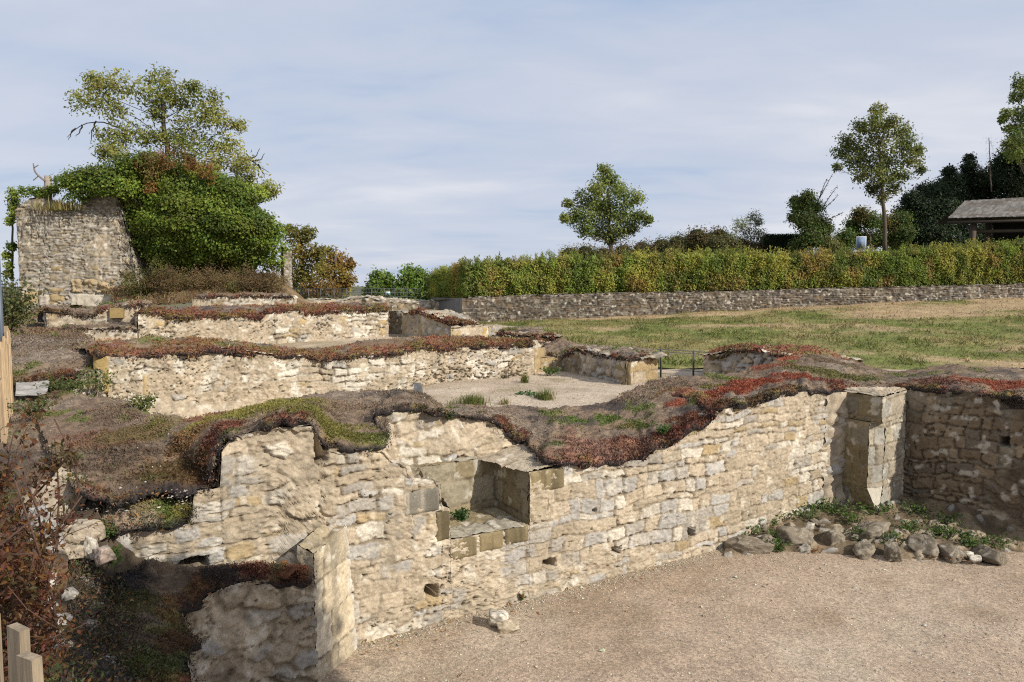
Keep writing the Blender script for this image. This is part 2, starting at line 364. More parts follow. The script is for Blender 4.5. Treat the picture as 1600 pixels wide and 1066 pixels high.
BRN = np.array((.175, .125, .086)); BLK = np.array((.026, .023, .024)); DRY = np.array((.20, .145, .09)); RED = np.array((.225, .080, .048)); ORG_ = np.array((.225, .125, .05))
GRN = np.array((.105, .14, .03)); OLV = np.array((.165, .155, .04)); PNK = np.array((.26, .13, .10)); GRYB = np.array((.20, .157, .118))
def mat_col(x, y, e, seed, red=.5, edge=.5, olive=.3, base=BRN, f=1.0):
    """colours over a mat: x, y metres in plan; e metres from its front edge"""
    c = lerp(base, GRYB, ss(fbm(x * .9 / f, y * .9 / f, seed, 4), -.2, .5)); c = lerp(c, DRY, ss(fbm(x * 1.3 / f, y * 1.3 / f, seed + 2, 4), .2, .7) * .8)
    c = lerp(c, BLK * 1.6, ss(fbm(x * 1.1 / f, y * 1.1 / f, seed + 3, 4), .3, .7) * .7)
    c = c * (1 + .40 * fbm(x * 17 / f, y * 17 / f, seed + 31, 3) + .2 * fbm(x * 45 / f, y * 45 / f, seed + 32, 2))[..., None]; c = np.clip(c, .012, .8); sed = np.zeros(x.shape)
    def over(c, sed, colr, m): return lerp(c, colr, m), np.maximum(sed, m)
    n1_ = fbm(x * 1.6 / f, y * 1.6 / f, seed + 5, 4); n2_ = fbm(x * 7 / f, y * 7 / f, seed + 6, 3)
    mo = ss(n1_ + .35 * n2_ + olive - .75, 0, .3); c, sed = over(c, sed, lerp(OLV, GRN, ss(n2_, -.3, .5)), mo * .85)
    me_ = np.exp(-np.maximum(e, 0) / edge); mr = ss(me_ * 1.0 + .45 * fbm(x * 1.9 / f, y * 1.9 / f, seed + 7, 4) + .28 * n2_ + red - 1.05, 0, .3)
    rc = lerp(RED, ORG_, ss(fbm(x * 3 / f, y * 3 / f, seed + 8, 3) + .6 * fbm(x * 13 / f, y * 13 / f, seed + 12, 2), -.35, .5)); rc = lerp(rc, OLV, ss(fbm(x * 4 / f, y * 4 / f, seed + 13, 4), .2, .6) * .7)
    c, sed = over(c, sed, rc, mr * .88)
    return c, sed
def strip(F, K, seed, res=.05, lift=.05, thick=.05, hump=.05, colf=None, patches=(), und=.04, rag=.07, back_drop=.5, ncol=None, vpow=1.0):
    """mat draped from its front edge F to its back edge K. returns acc, surface points, colours, sedum mask"""
    F = np.asarray(F, float); K = np.asarray(K, float)
    step = np.linalg.norm(np.diff(F, axis=0), axis=1) * .65 + np.linalg.norm(np.diff(K, axis=0), axis=1) * .35
    s = np.concatenate([[0], np.cumsum(step)]); L = s[-1]; s /= L
    nu = max(8, int(L / res)); f = resamp(F, nu, s); k = resamp(K, nu, s)
    ker = np.ones(3) / 3
    nv = max(6, int(np.linalg.norm(k - f, axis=1).mean() / res))
    out = f - k; out[:, 2] = 0; out /= np.linalg.norm(out, axis=1)[:, None] + 1e-9
    q = np.linspace(0, L, nu); rg = rag * fbm(q * 3.1, q * 0 + seed, seed, 3) + rag * .6 * fbm(q * 11, q * 0 + 3, seed + 1, 2)
    f = f + out * rg[:, None]; f[:, 2] += .4 * rag * fbm(q * 5, q * 0 + 7, seed + 2, 3)
    t = (np.linspace(0, 1, nv) ** vpow)[:, None, None]; P = f[None] * (1 - t) + k[None] * t
    e = np.linalg.norm(P - f[None], axis=-1)
    fe = np.minimum(np.linspace(0, L, nu), L - np.linspace(0, L, nu)); fe = ss(fe, 0, .15)[None]
    P[..., 2] += (lift * .6 * ss(e, -.02, .10) + hump * np.sin(np.pi * t[..., 0])) * fe + und * fbm(P[..., 0] * 1.4, P[..., 1] * 1.4, seed + 4, 3) * ss(e, 0, .3) + .045 * fbm(P[..., 0] * 4.5, P[..., 1] * 4.5, seed + 5, 5, .62)
    c, sed = (colf or mat_col)(P[..., 0], P[..., 1], e, seed)
    for (pt, rad, cc, stg) in patches:
        r = np.hypot(P[..., 0] - pt[0], P[..., 1] - pt[1]) / rad
        m = ss(1 - r + .5 * fbm(P[..., 0] * 2.6, P[..., 1] * 2.6, seed + 15, 4) + .2 * fbm(P[..., 0] * 12, P[..., 1] * 12, seed + 16, 2), .0, .45) * stg
        c = lerp(c, np.asarray(cc), m)
        sed = np.maximum(sed, m * .9) if not (cc is BLK or cc is BRN or cc is GRYB or cc is DRY) else sed * (1 - m)
    P[..., 2] += sed * (.016 * fbm(P[..., 0] * 16, P[..., 1] * 16, seed + 20, 2) + .012)
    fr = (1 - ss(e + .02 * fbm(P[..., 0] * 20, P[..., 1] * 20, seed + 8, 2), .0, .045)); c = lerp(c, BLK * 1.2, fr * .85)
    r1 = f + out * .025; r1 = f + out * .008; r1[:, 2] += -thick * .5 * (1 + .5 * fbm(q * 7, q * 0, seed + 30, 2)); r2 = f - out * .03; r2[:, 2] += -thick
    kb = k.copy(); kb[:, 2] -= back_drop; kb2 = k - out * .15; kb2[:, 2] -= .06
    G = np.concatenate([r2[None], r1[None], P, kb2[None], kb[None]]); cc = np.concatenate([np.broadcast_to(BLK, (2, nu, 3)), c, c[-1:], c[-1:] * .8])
    acc = Acc(); acc.grid(G, cc)
    return acc, P, c, sed
RNG = np.random.RandomState(5)
def leaves(acc, P, size, C, up=.3, asp=.5, face=None, seed=0):
    """pointed leaf quads at points P; up biases the leaf's direction, face biases the side it shows"""
    n = len(P); rng = np.random.RandomState((seed + n) % (1 << 31)); size = np.broadcast_to(np.asarray(size, float), (n,))
    a = rng.normal(size=(n, 3)); a /= np.linalg.norm(a, axis=1)[:, None]; a = a + (up if np.ndim(up) == 2 else np.array((0, 0, 1.)) * up)
    a /= np.linalg.norm(a, axis=1)[:, None] + 1e-9
    b = rng.normal(size=(n, 3))
    if face is not None:
        nv = rng.normal(size=(n, 3)) * .48 + face; nv /= np.linalg.norm(nv, axis=1)[:, None] + 1e-9
        a -= nv * np.sum(a * nv, 1)[:, None]; a /= np.linalg.norm(a, axis=1)[:, None] + 1e-9; b = np.cross(nv, a)
    b -= a * np.sum(a * b, 1)[:, None]; b /= np.linalg.norm(b, axis=1)[:, None] + 1e-9
    b = b * (asp * size)[:, None]; a = a * size[:, None]
    fold = np.cross(a, b); fold = fold / (np.linalg.norm(fold, axis=1)[:, None] + 1e-9) * (size * .12)[:, None]
    V = np.stack([P, P + a * .5 + b * .5 + fold, P + a, P + a * .5 - b * .5 + fold], 1).reshape(-1, 3)
    F = np.arange(4 * n).reshape(n, 4); acc.add(V, F, np.repeat(np.broadcast_to(C, (n, 3)), 4, 0))
def jitcol(C, seed, a=.3):
    rng = np.random.RandomState(seed); n = len(C); return np.clip(C * (1 + a * (rng.rand(n, 1) * 2 - 1)) * (1 + .12 * (rng.rand(n, 3) * 2 - 1)), .006, .9)
def tufts(P, C, sed, n, size, seed, thr=.25):
    """small fleshy leaves growing on a mat"""
    acc = Acc(); P = P.reshape(-1, 3); C = C.reshape(-1, 3); w = np.clip(sed.reshape(-1) - thr, 0, 1) + .16
    dist = np.linalg.norm(P - CAM, axis=1)
    rng = np.random.RandomState(seed); idx = rng.choice(len(P), n, p=w / w.sum())
    p = P[idx] + rng.normal(size=(n, 3)) * np.array((.03, .03, .004)); s = size[0] + (size[1] - size[0]) * rng.rand(n) ** 1.6 * (1 + .8 * ss(fbm(p[:, 0] * 5, p[:, 1] * 5, seed + 44, 3), 0, .6))
    p[:, 2] -= .004; lit = sed.reshape(-1)[idx] < .3; s = np.where(lit, s * .75, s)
    cc = jitcol(C[idx], seed, .5); cc = np.where((lit & (rng.rand(n) < .05))[:, None], np.array((.34, .29, .23)), cc)
    leaves(acc, p, s, cc, up=np.where(lit, .15, .9)[:, None] * np.array((0, 0, 1.)), asp=.6, seed=seed); return acc
def sedum_mat(label, F, K, seed, ntuft, tsize=(.02, .045), group='sedum mats over the ruined walls', **kw):
    acc, P, c, sed = strip(F, K, seed, **kw)
    o = P.reshape(-1, 3).mean(0); root = thing('sedum_mat', label, 'sedum mat', tuple(np.round(o, 3)), group)
    m_ = int(len(P[0]) * kw.get('res', .05) * 260); rg = np.random.RandomState(seed + 9); i_ = rg.randint(0, P.shape[1], m_); j_ = rg.randint(0, 2, m_); q = P[j_, i_] + rg.normal(size=(m_, 3)) * np.array((.025, .025, .008)); q[:, 2] -= .015
    cf_ = jitcol(np.where((rg.rand(m_) < (.5 if tsize[1] < .045 else .12))[:, None], BLK * 1.3, c[np.minimum(j_ + 2, P.shape[0] - 1), i_]), seed, .5); leaves(acc, q, rg.uniform(.6, 1.6, m_) * tsize[1], cf_, up=np.array((0, 0, -.35)) * np.ones((m_, 1)), asp=.3, seed=seed)
    acc.build('fibre_mat', M_MAT, root)
    if ntuft: tag(tufts(P, c, sed, ntuft, tsize, seed).build('sedum_growth', M_SEDUM, root, smooth=False), kind='stuff')
    return root, P

# ------------------------------------------------------------------ foliage
def clump_pts(c, r, n, rng, shell=.55):
    d = rng.normal(size=(n, 3)); d /= np.linalg.norm(d, axis=1)[:, None]
    q = rng.rand(n) ** (1 / 3); q = shell + (1 - shell) * q if shell else q
    q = q * (1 + .24 * rng.normal(size=n))
    return np.asarray(c) + d * q[:, None] * np.asarray(r), d
def palette(pal, n, rng, base=None):
    w = np.array([p[0] for p in pal], float); return np.array([p[1] for p in pal])[rng.choice(len(pal), n, p=w / w.sum())]
def bend(p, q, rng, k=7, wob=.08):
    p = np.asarray(p, float); q = np.asarray(q, float); t = np.linspace(0, 1, k)[:, None]; L = np.linalg.norm(q - p)
    w = rng.normal(size=3) * wob * L; w2 = rng.normal(size=3) * wob * .5 * L
    return p + (q - p) * t + w * np.sin(np.pi * t) + w2 * np.sin(2 * np.pi * t) + np.array((0, 0, .03 * L)) * np.sin(np.pi * t)
def plant(name, label, cat, base, clumps, pal, leaf, trunk=None, tr=.1, seed=0, group=None, shell=.45, up=.3, bark=(.12, .095, .07), twigs=4, asp=.55, leafout=.6,
          tint=.25, mat=None, sub=3, limb_r=.24, crown_name='crown', core=None):
    """clumps: list of (centre, radius or radii, number of leaves). trunk: list of points from the base up"""
    rng = np.random.RandomState(seed); base = np.asarray(base, float)
    root = thing(name, label, cat, tuple(np.round(base, 3)), group); bark = np.array(bark)
    ta = Acc(); T = np.asarray(trunk if trunk is not None else [base, base + (0, 0, .3)], float)
    T = resamp(T, 9); T[1:-1] += rng.normal(size=(7, 3)) * tr * .25; ta.tube(T, np.linspace(tr * 1.15, tr * .55, 9), bark, 8)
    la = Acc()
    for (c, r, n) in clumps:
        c = np.asarray(c, float); r = np.broadcast_to(np.asarray(r, float), (3,)); cc = palette(pal, 1, rng)[0]
        d = np.linalg.norm(T - c, axis=1); ok = np.where(T[:, 2] < c[2] - .1 * r[2])[0]
        j = ok[np.argmin(np.abs(c[2] - T[ok, 2] - .55 * np.hypot(*(c - T[ok[0]])[:2])))] if len(ok) else 0
        lb = bend(T[j], c, rng); l0 = tr * limb_r * (1 - .06 * j) * rng.uniform(.7, 1.1); ta.tube(lb, np.linspace(l0, l0 * .35, 7), bark * rng.uniform(.8, 1.2), 5)
        subc = []
        for k in range(twigs):
            e, _ = clump_pts(c, r * .85, 1, rng, .6); tw = bend(lb[rng.randint(3, 7)], e[0], rng, 5, .1); ta.tube(tw, np.linspace(l0 * .32, l0 * .1, 5), bark * rng.uniform(.7, 1.1), 4); subc.append(e[0])
        if n:
            if sub and subc:                       # leaves gather round the twigs, sky shows between them
                m = int(n * .6); k = rng.randint(0, len(subc), m); p1 = np.array(subc)[k] + rng.normal(size=(m, 3)) * r * .30
                p2, d2 = clump_pts(c, r, n - m, rng, shell); p = np.concatenate([p1, p2])
            else: p, _ = clump_pts(c, r, n, rng, shell)
            dn = (p - c) / r; dn = dn / (np.linalg.norm(dn, axis=1)[:, None] + 1e-6)
            col = lerp(palette(pal, n, rng), cc, .55); v = rng.uniform(1 - tint, 1 + tint)
            leaves(la, p, rng.uniform(.6, 1.25, n) * leaf, jitcol(col * v, seed + n, .3), up=up, asp=asp, face=dn * leafout + np.array((.15, -.25, .4)), seed=rng.randint(1 << 30))
    if core:
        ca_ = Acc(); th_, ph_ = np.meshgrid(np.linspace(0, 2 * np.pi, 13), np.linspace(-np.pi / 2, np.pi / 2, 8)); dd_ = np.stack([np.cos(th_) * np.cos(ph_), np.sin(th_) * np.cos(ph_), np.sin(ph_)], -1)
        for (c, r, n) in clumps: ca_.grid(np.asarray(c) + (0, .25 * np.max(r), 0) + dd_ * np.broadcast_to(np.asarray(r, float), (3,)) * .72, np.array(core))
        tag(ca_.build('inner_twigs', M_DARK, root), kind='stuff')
    ta.build('trunk', M_BARK, root); la.build(crown_name, mat or M_LEAF, root, smooth=False)
    return root

def faceblock(parent, name, pl, x0, y0, x1, y1, col, seed, out=.03, res=.03, rel=.012):
    a_ = Acc(); onface(a_, pl, x0, y0, x1, y1, col, seed, out, res, rel); return a_.build(name, M_STONEF, parent)
# ================================================================== THE GROUND
def zsheet(name, F, K, nu, nv, mat, colf, und=.03, s=1.0, res=None):
    f = resamp(F, nu); k = resamp(K, nu); t = np.linspace(0, 1, nv)[:, None, None]; P = f[None] * (1 - t) + k[None] * t
    P[..., 2] += und * fbm(P[..., 0] * s, P[..., 1] * s, 71, 5)
    o = Acc().grid(P, colf(P[..., 0], P[..., 1])).build(name, mat); tag(o, kind='structure'); return o, P
PITA = Wz(545, 1011, 0)[:2]; PITN = Plane(Wz(545, 1011, 0), Wz(1120, 858, 0)).n
PITC = np.array((.385, .295, .215))
def pit_col(x, y):
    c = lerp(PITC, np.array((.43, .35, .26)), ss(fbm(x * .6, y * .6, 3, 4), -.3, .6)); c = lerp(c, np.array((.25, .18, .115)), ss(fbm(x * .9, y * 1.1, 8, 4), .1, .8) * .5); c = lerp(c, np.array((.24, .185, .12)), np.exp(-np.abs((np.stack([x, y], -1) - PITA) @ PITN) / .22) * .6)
    return c * (1 + .10 * fbm(x * 6, y * 6, 4, 3))[..., None]
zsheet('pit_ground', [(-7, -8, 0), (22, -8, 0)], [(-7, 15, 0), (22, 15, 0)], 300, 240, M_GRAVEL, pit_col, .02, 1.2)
def zc(x, y): return 1.5 + .4 * ss(y, 20, 27) - .55 * ss(-x, 1.2, 5.5) * (1 - ss(y, 17, 21))
def cg_col(x, y):
    c = lerp(np.array((.47, .385, .29)), np.array((.40, .32, .235)), ss(fbm(x * .7, y * .7, 13, 4), -.2, .6)); c = lerp(c, np.array((.27, .22, .13)), ss(fbm(x * .8, y * .8, 18, 4) + .45 * ss(-x, -.5, 2.0), .35, .8) * .7)
    return c * (1 + .1 * fbm(x * 5, y * 5, 14, 3))[..., None]
cf = resamp([(-24, 12.5, 0), (-9.5, 11.5, 0), (-6.2, 9.0, 0), (-3.9, 8.3, 0), (-2.2, 9.0, 0), (4.3, 13.1, 0), (6.4, 14.0, 0), (9.6, 11.6, 0), (14, 10, 0)], 300); cb = resamp([(-24, 20.2, 0), (14, 20.2, 0)], 300)
tt = np.linspace(0, 1, 130)[:, None, None]; P = cf[None] * (1 - tt) + cb[None] * tt; gx, gy = P[..., 0], P[..., 1]; P[..., 2] = zc(gx, gy) + .025 * fbm(gx * 1.3, gy * 1.3, 5, 4)
tag(Acc().grid(P, cg_col(gx, gy)).build('courtyard_gravel', M_GRAVEL), kind='structure')
gx, gy = np.meshgrid(np.linspace(-26, .5, 160), np.linspace(20.2, 46, 130)); P = np.stack([gx, gy, zc(gx, gy) + .025 * fbm(gx * 1.3, gy * 1.3, 5, 4)], -1)
tag(Acc().grid(P, cg_col(gx, gy)).build('upper_courtyard', M_GRAVEL), kind='structure')
# lawn rising to the retaining wall
WB = [(722, 509), (800, 503), (900, 497), (1000, 492), (1150, 485), (1300, 476), (1450, 470), (1600, 466), (1800, 458)]   # foot of the retaining wall
WT = [(722, 466), (800, 463), (900, 460), (1000, 458), (1150, 455), (1300, 451), (1450, 448), (1600, 444), (1800, 438)]   # its top
def WY(px): return 36 + (px - 722) / 878 * 6.0
wb = [W(x, y, WY(x)) for x, y in WB]
def lawn_col(x, y):
    n = fbm(x * .22, y * .35, 33, 5); g = np.array((.15, .165, .045)); st = np.array((.36, .265, .15)); mid = np.array((.24, .21, .085))
    dry = ss(n + .55 * ss(x, 9, 22) * ss(y, 22, 34) - .1, -.05, .6)
    c = lerp(lerp(g, mid, ss(fbm(x * .8, y * .8, 34, 4), -.4, .4)), st, dry)
    return c * (1 + .22 * fbm(x * 3, y * 3, 35, 3))[..., None]
lf = [(.3, 20.2, 1.5), (6, 20.0, 1.5), (12, 19.8, 1.52), (20, 19, 1.6), (40, 16, 2.2)]
lawn, LP = zsheet('lawn', [(-.6, 24, 1.75)] + lf, [wb[0] + (-.6, .3, 0)] + [p + (0, .3, 0) for p in wb], 330, 190, M_GRASS, lawn_col, .07, .5)
# terrace carried by the retaining wall, hillside and far plain
wt = [W(x, y, WY(x)) for x, y in WT]
def ter_col(x, y): return lerp(np.array((.10, .10, .03)), np.array((.16, .12, .06)), ss(fbm(x * .5, y * .5, 44, 4), -.3, .4))
zsheet('terrace', [W(676, 466, 41) + (0, 0, -.1)] + [p + (0, .25, -.06) for p in wt], [(-6, 60, 3.9), (8, 62, 5.5), (30, 64, 6.0), (70, 68, 7)], 120, 40, M_SOIL, ter_col, .05, .5)
def far_col(x, y): return lerp(np.array((.06, .085, .05)), np.array((.13, .12, .06)), ss(fbm(x * .004, y * .004, 45, 5), -.2, .3))
zsheet('far_plain', [(-9000, -400, -32), (9000, -400, -32)], [(-9000, 14000, -32), (9000, 14000, -32)], 200, 200, M_SOIL, far_col, 5, .002)
zsheet('hillside', [(-60, 44, 1.2), (-26, 46.3, 1.85), (.5, 46.3, 1.85), (4, 60, 3.8), (70, 68, 6.9)], [(-120, 140, -33), (-30, 150, -33), (0, 150, -33), (10, 170, -33), (120, 180, -33)], 80, 40, M_SOIL, ter_col, .3, .2)
# earthen bank on the left, from the foreground up to the tower
def bank_col(x, y):
    c, s_ = mat_col(x, y, np.full(x.shape, .7), 91, red=.52, olive=.40, base=np.array((.15, .105, .066)), f=2.0); return c
bR = [(-1.35, -3, 2.0), (-1.5, 2.2, 2.0), (-2.3, 3.6, 1.75), (-3.0, 4.8, 1.5), (-3.7, 6.0, 1.66), (-3.65, 6.8, 1.92), (-3.6, 7.8, 2.0), (-4.0, 8.9, 2.03), (-5.4, 10.6, 2.05), (-6.5, 11.9, 1.93), (-7.75, 12.9, 1.95), (-8.5, 14.0, 2.42), (-9.5, 16.8, 2.4), (-12.3, 21, 2.45), (-16.0, 26, 2.58), (-21.5, 33.5, 2.7), (-23, 37, 2.72), (-23, 48, 2.6)]
bL = [(-9 - .35 * max(0, p[1]), p[1] + .3, p[2] + .05) for p in bR]
zsheet('bank_foot', [(-1.7, 2.2, 1.0), (-1.8, 3.6, 1.0), (-2.35, 4.8, 1.0), (-3.2, 6.0, 1.05), (-3.2, 6.7, 1.2)], [np.array(p) for p in bR[1:6]], 60, 30, M_SOIL, lambda x, y: lerp(BLK * 1.2, np.array((.10, .075, .05)), ss(fbm(x * 2, y * 2, 5, 4), -.1, .5)), .08, 2.0)
BANK = zsheet('embankment', [np.array(p) for p in bR], [np.array(p) for p in bL], 320, 110, M_SOIL, bank_col, .07, .8)
zsheet('tower_mound', [W(185, 474, 36.2), W(250, 476, 35.6), W(300, 472, 35), W(380, 472, 35), (-9.0, 35, 2.5)], [W(150, 430, 40.5), W(250, 425, 40.5), W(320, 422, 41), W(430, 425, 41), W(475, 470, 41)], 60, 30, M_SOIL, lambda x, y: lerp(np.array((.15, .10, .055)), np.array((.22, .15, .08)), ss(fbm(x, y, 5, 4), -.3, .4)), .12, .8)
zsheet('outer_slope', [np.array(p) for p in bL], [(-60, p[1] + 2, -20) for p in bL], 60, 24, M_SOIL, ter_col, .2, .3)

# ================================================================== PIT WALL (foreground) with its niche
PL = Plane(Wz(545, 1011, 0), Wz(1120, 858, 0))
PL2 = Plane(PL.at(0, 0), PL.at(5, 0), .95); PN = Plane(PL.at(0, 0), PL.at(5, 0), .82)
tn0 = PL.t(PL(703, 842)); tn1 = PL.t(PL(826, 820)); zf = float(PL(826, 820)[2]); zj = float(PL(826, 738)[2])
g = 'ruined walls of the excavated cellar'
o = PL.at(3, 0)
pit_wall = thing('ruined_wall', 'tall pale rubble wall of the sunken pit with a square niche and putlog holes', 'stone wall', tuple(o))
def main_fn(u, v, s):
    left = 1 - ss(u, -.35, .05); mid = ss(u, -.1, .2) * (1 - ss(u, 1.1, 2.0))
    up = ss(v, .3, .7)
    h, c = stone(u, v, s, rub=-.9 + 1.2 * left * ss(v, 1.2, 1.45), plaster=-.40 + .9 * mid * up + .25 * left * ss(v, 1.25, 1.5) + .12 * ss(u, 5.5, 7) , pits=.10 + .42 * mid, h=(.08, .20), w=(.12, .42), rel=.015, m=.005, wob=.055, pitd=.035, ps=17.)
    c = lerp(c, np.array((.41, .345, .25)), .18)
    return h, c
prof = [(128, 838), (150, 836), (185, 826), (250, 822), (296, 818), (299, 800), (304, 768), (343, 762), (346, 706), (366, 682), (430, 669), (484, 666), (495, 668), (508, 700), (560, 702), (600, 702), (612, 715), (640, 727), (646, 746), (688, 752), (690.5, 790), (702, 794), (703, 842), (826, 820), (826.6, 738), (850, 735), (870, 733), (880, 727), (940, 724), (1005, 718), (1012, 706), (1050, 690), (1058, 683), (1112, 656), (1118, 642), (1160, 633), (1185, 628), (1205, 620), (1250, 612), (1310, 611)]
B = [PL(x, y) for x, y in prof]; A = [np.array((b[0], b[1], -.12 if PL.t(b) > -.45 else .85)) for b in B]
def hole(px, py, w, h, d=.32, pl=PL): q = pl(px, py); return (pl.t(q), q[2], w, h, d)
HO = [hole(675, 925, .08, .085, .6), hole(857, 880, .10, .06, .6), hole(962, 860, .075, .055, .6), hole(1080, 832, .075, .075, .6), hole(303, 880, .12, .055, .5), hole(501, 690, .07, .2, .32), hole(928, 797, .03, .03, .2)]
a = Acc(); sheet(a, A, B, main_fn, .0145, seed=11, plane=PL, holes=HO)
cap_b = np.array([b + np.array((-PL.n[0], -PL.n[1], 0)) * 1.0 for b in B[23:]])
def cap(acc, B, n, depth, dz, fn, res, seed, **kw):
    B = np.asarray(B); K = B + np.array((-n[0], -n[1], 0)) * depth; K[:, 2] += dz; sheet(acc, B, K, fn, res, mode='ledge', seed=seed, **kw)
rub_fn = lambda u, v, s: stone(u, v, s, rub=.5, plaster=-.05, pits=.15, rel=.04)
cap(a, B[24:], PL.n, 1.0, -.3, rub_fn, .03, 12, amp=.4)                     # top of the wall right of the niche
cap(a, B[:12], PL.n, 1.0, -.25, rub_fn, .03, 13, amp=.4)                    # and left of it
# upper rubble face set back above the niche
up = [(572, 690), (580, 656), (586, 645), (640, 638), (690, 645), (725, 652), (760, 656), (781, 664), (800, 684), (819, 691), (840, 714), (862, 724)]
Bu = [PL2(x, y, -.06) for x, y in up]; Au = [PL2.at(PL2.t(b), 1.42, -.08) for b in Bu]
sheet(a, Au, Bu, lambda u, v, s: stone(u, v, s, rub=.35, plaster=.2, pits=.12, rel=.03, mort=CREAM * .97), .016, seed=15, amp=1.1)
tu = [PL2.t(b) for b in Bu]
L0 = [b + np.array((-PL.n[0], -PL.n[1], 0)) * -.015 for b in B[8:21]]; L1 = [PL.at(PL.t(p), 1.5 + .12 * float(1 - ss(PL.t(p), tn0 - .5, tn0)), 1.02) for p in L0]
sheet(a, L0, L1, rub_fn, .025, mode='ledge', seed=16)
a.build('rubble_masonry', M_STONE, pit_wall)
a = Acc()                                                          # dressed stones of the niche
ash = lambda u, v, s: ashlar(u, v, s)
fl0 = [PL.at(tn0 - .02, zf + .02, -.03), PL.at(tn1 + .01, zf, -.03)]; fl1 = [PL.at(tn0 - .02, zf + .03, .84), PL.at(tn1 + .01, zf, .84)]
sheet(a, fl0, fl1, lambda u, v, s: ashlar(u, v, s, h=(.42, .5), w=(.36, .42)), .02, mode='ledge', seed=21)
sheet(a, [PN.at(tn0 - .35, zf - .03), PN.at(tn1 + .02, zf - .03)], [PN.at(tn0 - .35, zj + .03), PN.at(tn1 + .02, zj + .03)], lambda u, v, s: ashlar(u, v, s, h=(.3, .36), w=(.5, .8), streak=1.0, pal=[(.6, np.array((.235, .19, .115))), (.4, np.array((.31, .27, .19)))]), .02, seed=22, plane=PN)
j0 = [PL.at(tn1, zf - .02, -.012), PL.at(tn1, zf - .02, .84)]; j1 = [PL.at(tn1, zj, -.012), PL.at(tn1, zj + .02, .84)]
sheet(a, j0, j1, lambda u, v, s: ashlar(u, v, s, h=(.30, .31), w=(.40, .44), streak=1.0, pal=[(.6, np.array((.20, .16, .095))), (.4, np.array((.25, .21, .14)))]), .02, seed=23, v0=.03)  # stained jamb stones, darkened further in colour to deepen their shade
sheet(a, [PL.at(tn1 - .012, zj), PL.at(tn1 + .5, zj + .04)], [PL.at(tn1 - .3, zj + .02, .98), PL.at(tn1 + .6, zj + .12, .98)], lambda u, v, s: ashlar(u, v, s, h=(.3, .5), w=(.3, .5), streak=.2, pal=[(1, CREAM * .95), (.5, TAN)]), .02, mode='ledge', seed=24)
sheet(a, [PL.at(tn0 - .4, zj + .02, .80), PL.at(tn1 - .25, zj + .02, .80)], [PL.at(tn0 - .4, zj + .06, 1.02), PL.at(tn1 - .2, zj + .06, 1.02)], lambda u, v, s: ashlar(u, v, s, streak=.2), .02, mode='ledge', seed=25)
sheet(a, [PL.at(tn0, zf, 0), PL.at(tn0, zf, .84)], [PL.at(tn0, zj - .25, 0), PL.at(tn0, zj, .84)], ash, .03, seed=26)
# proud front stones: sill and corner blocks
def proud(t0, t1, z0, z1, seed, out=.03, c=None):
    n = 10; A_ = [PL.at(t0, z0, -out), PL.at(t1, z0, -out)]; B_ = [PL.at(t0, z1, -out), PL.at(t1, z1, -out)]
    sheet(a, A_, B_, lambda u, v, s: (fbm(u * 6, v * 6, s, 4) * .012 - .03 * (1 - ss(np.minimum(np.minimum(u - t0, t1 - u), np.minimum(v - z0, z1 - v)), 0, .025)), np.clip((np.array((.205, .163, .09)) if c is None else c) * (1 + .25 * fbm(u * 4, v * 2, s, 4))[..., None] * lerp(1.15, .55, ss(fbm(u * 8, v * .9, s + 1, 4), -.35, .5))[..., None], .03, .8)), .018, seed=seed, plane=PL)
w3 = (tn1 - tn0) / 3
for k in range(3): proud(tn0 + w3 * k + .008, tn0 + w3 * (k + 1) - .008, zf - .235 + .02 * k, zf + .012, 31 + k)
proud(tn0 - .17, tn0 - .004, zf + .02, zf + .36, 35); proud(tn0 - .55, tn0 - .13, zf + .37, zf + .64, 36, c=np.array((.30, .27, .215)))
proud(tn1 + .004, tn1 + .52, zj - .27, zj + .0, 37, .025); proud(tn1 + .004, tn1 + .3, zf + .02, zj - .29, 38, .022, np.array((.29, .245, .16)))
a.build('niche', M_STONE, pit_wall)

# ---------------------------------------------------------------- spur wall at the near end
sf = Wz(541, 1012, 0); sn = W(492, 1030, 6.75); sl_ = W(283, 1030, 6.15); sl2 = W(306, 1066, 4.9)
spur = thing('ruined_wall', 'short broken spur wall in the near left corner with a smooth dressed end', 'stone wall', (sn[0], sn[1], 0), None)
PQ = Plane(sn, sf); PQ.n = np.array((PQ.d[1], -PQ.d[0]));
a = Acc(); zt = float(W(490, 858, 6.8)[2])
pl_ = Plane(sl_, sn)
tp = [(281, 968), (300, 945), (330, 925), (365, 912), (400, 905), (440, 904), (492, 900)]
B = [pl_(x, y) for x, y in tp]; sheet(a, drop(B, -.1), B, lambda u, v, s: stone(u, v, s, rub=.55, plaster=-.15, pits=.2, rel=.05, pal=PAL_GREY, mort=CREAM * .75, streak=.8), .018, seed=41, plane=pl_, amp=1.1)
pl3 = Plane(sl2, sl_); B = [pl3.at(0, 1.1), pl3.at(np.linalg.norm((sl_ - sl2)[:2]), 1.1)]
sheet(a, drop(B, -.1), B, lambda u, v, s: stone(u, v, s, rub=.4, plaster=.1, rel=.05, pal=PAL_GREY), .03, seed=42, plane=pl3)
sheet(a, [np.array((p[0], p[1], 1.03)) for p in [sl_, sn, sf]], [PL.at(-1.9, 1.12, .1), PL.at(-.9, 1.12, .1), PL.at(-.05, 1.12, .1)], lambda u, v, s: stone(u, v, s, rub=.5, plaster=.1), .03, mode='ledge', seed=45)
a.build('rubble_masonry', M_STONE, spur)
a = Acc()
qA = [sn + np.array((.012, -.02, 0)), sf + np.array((.02, 0, 0))]; qA = [np.array((q[0], q[1], -.1)) for q in qA]; qB = [np.array((qA[0][0], qA[0][1], zt - .02)), np.array((qA[1][0], qA[1][1], zt + .02))]
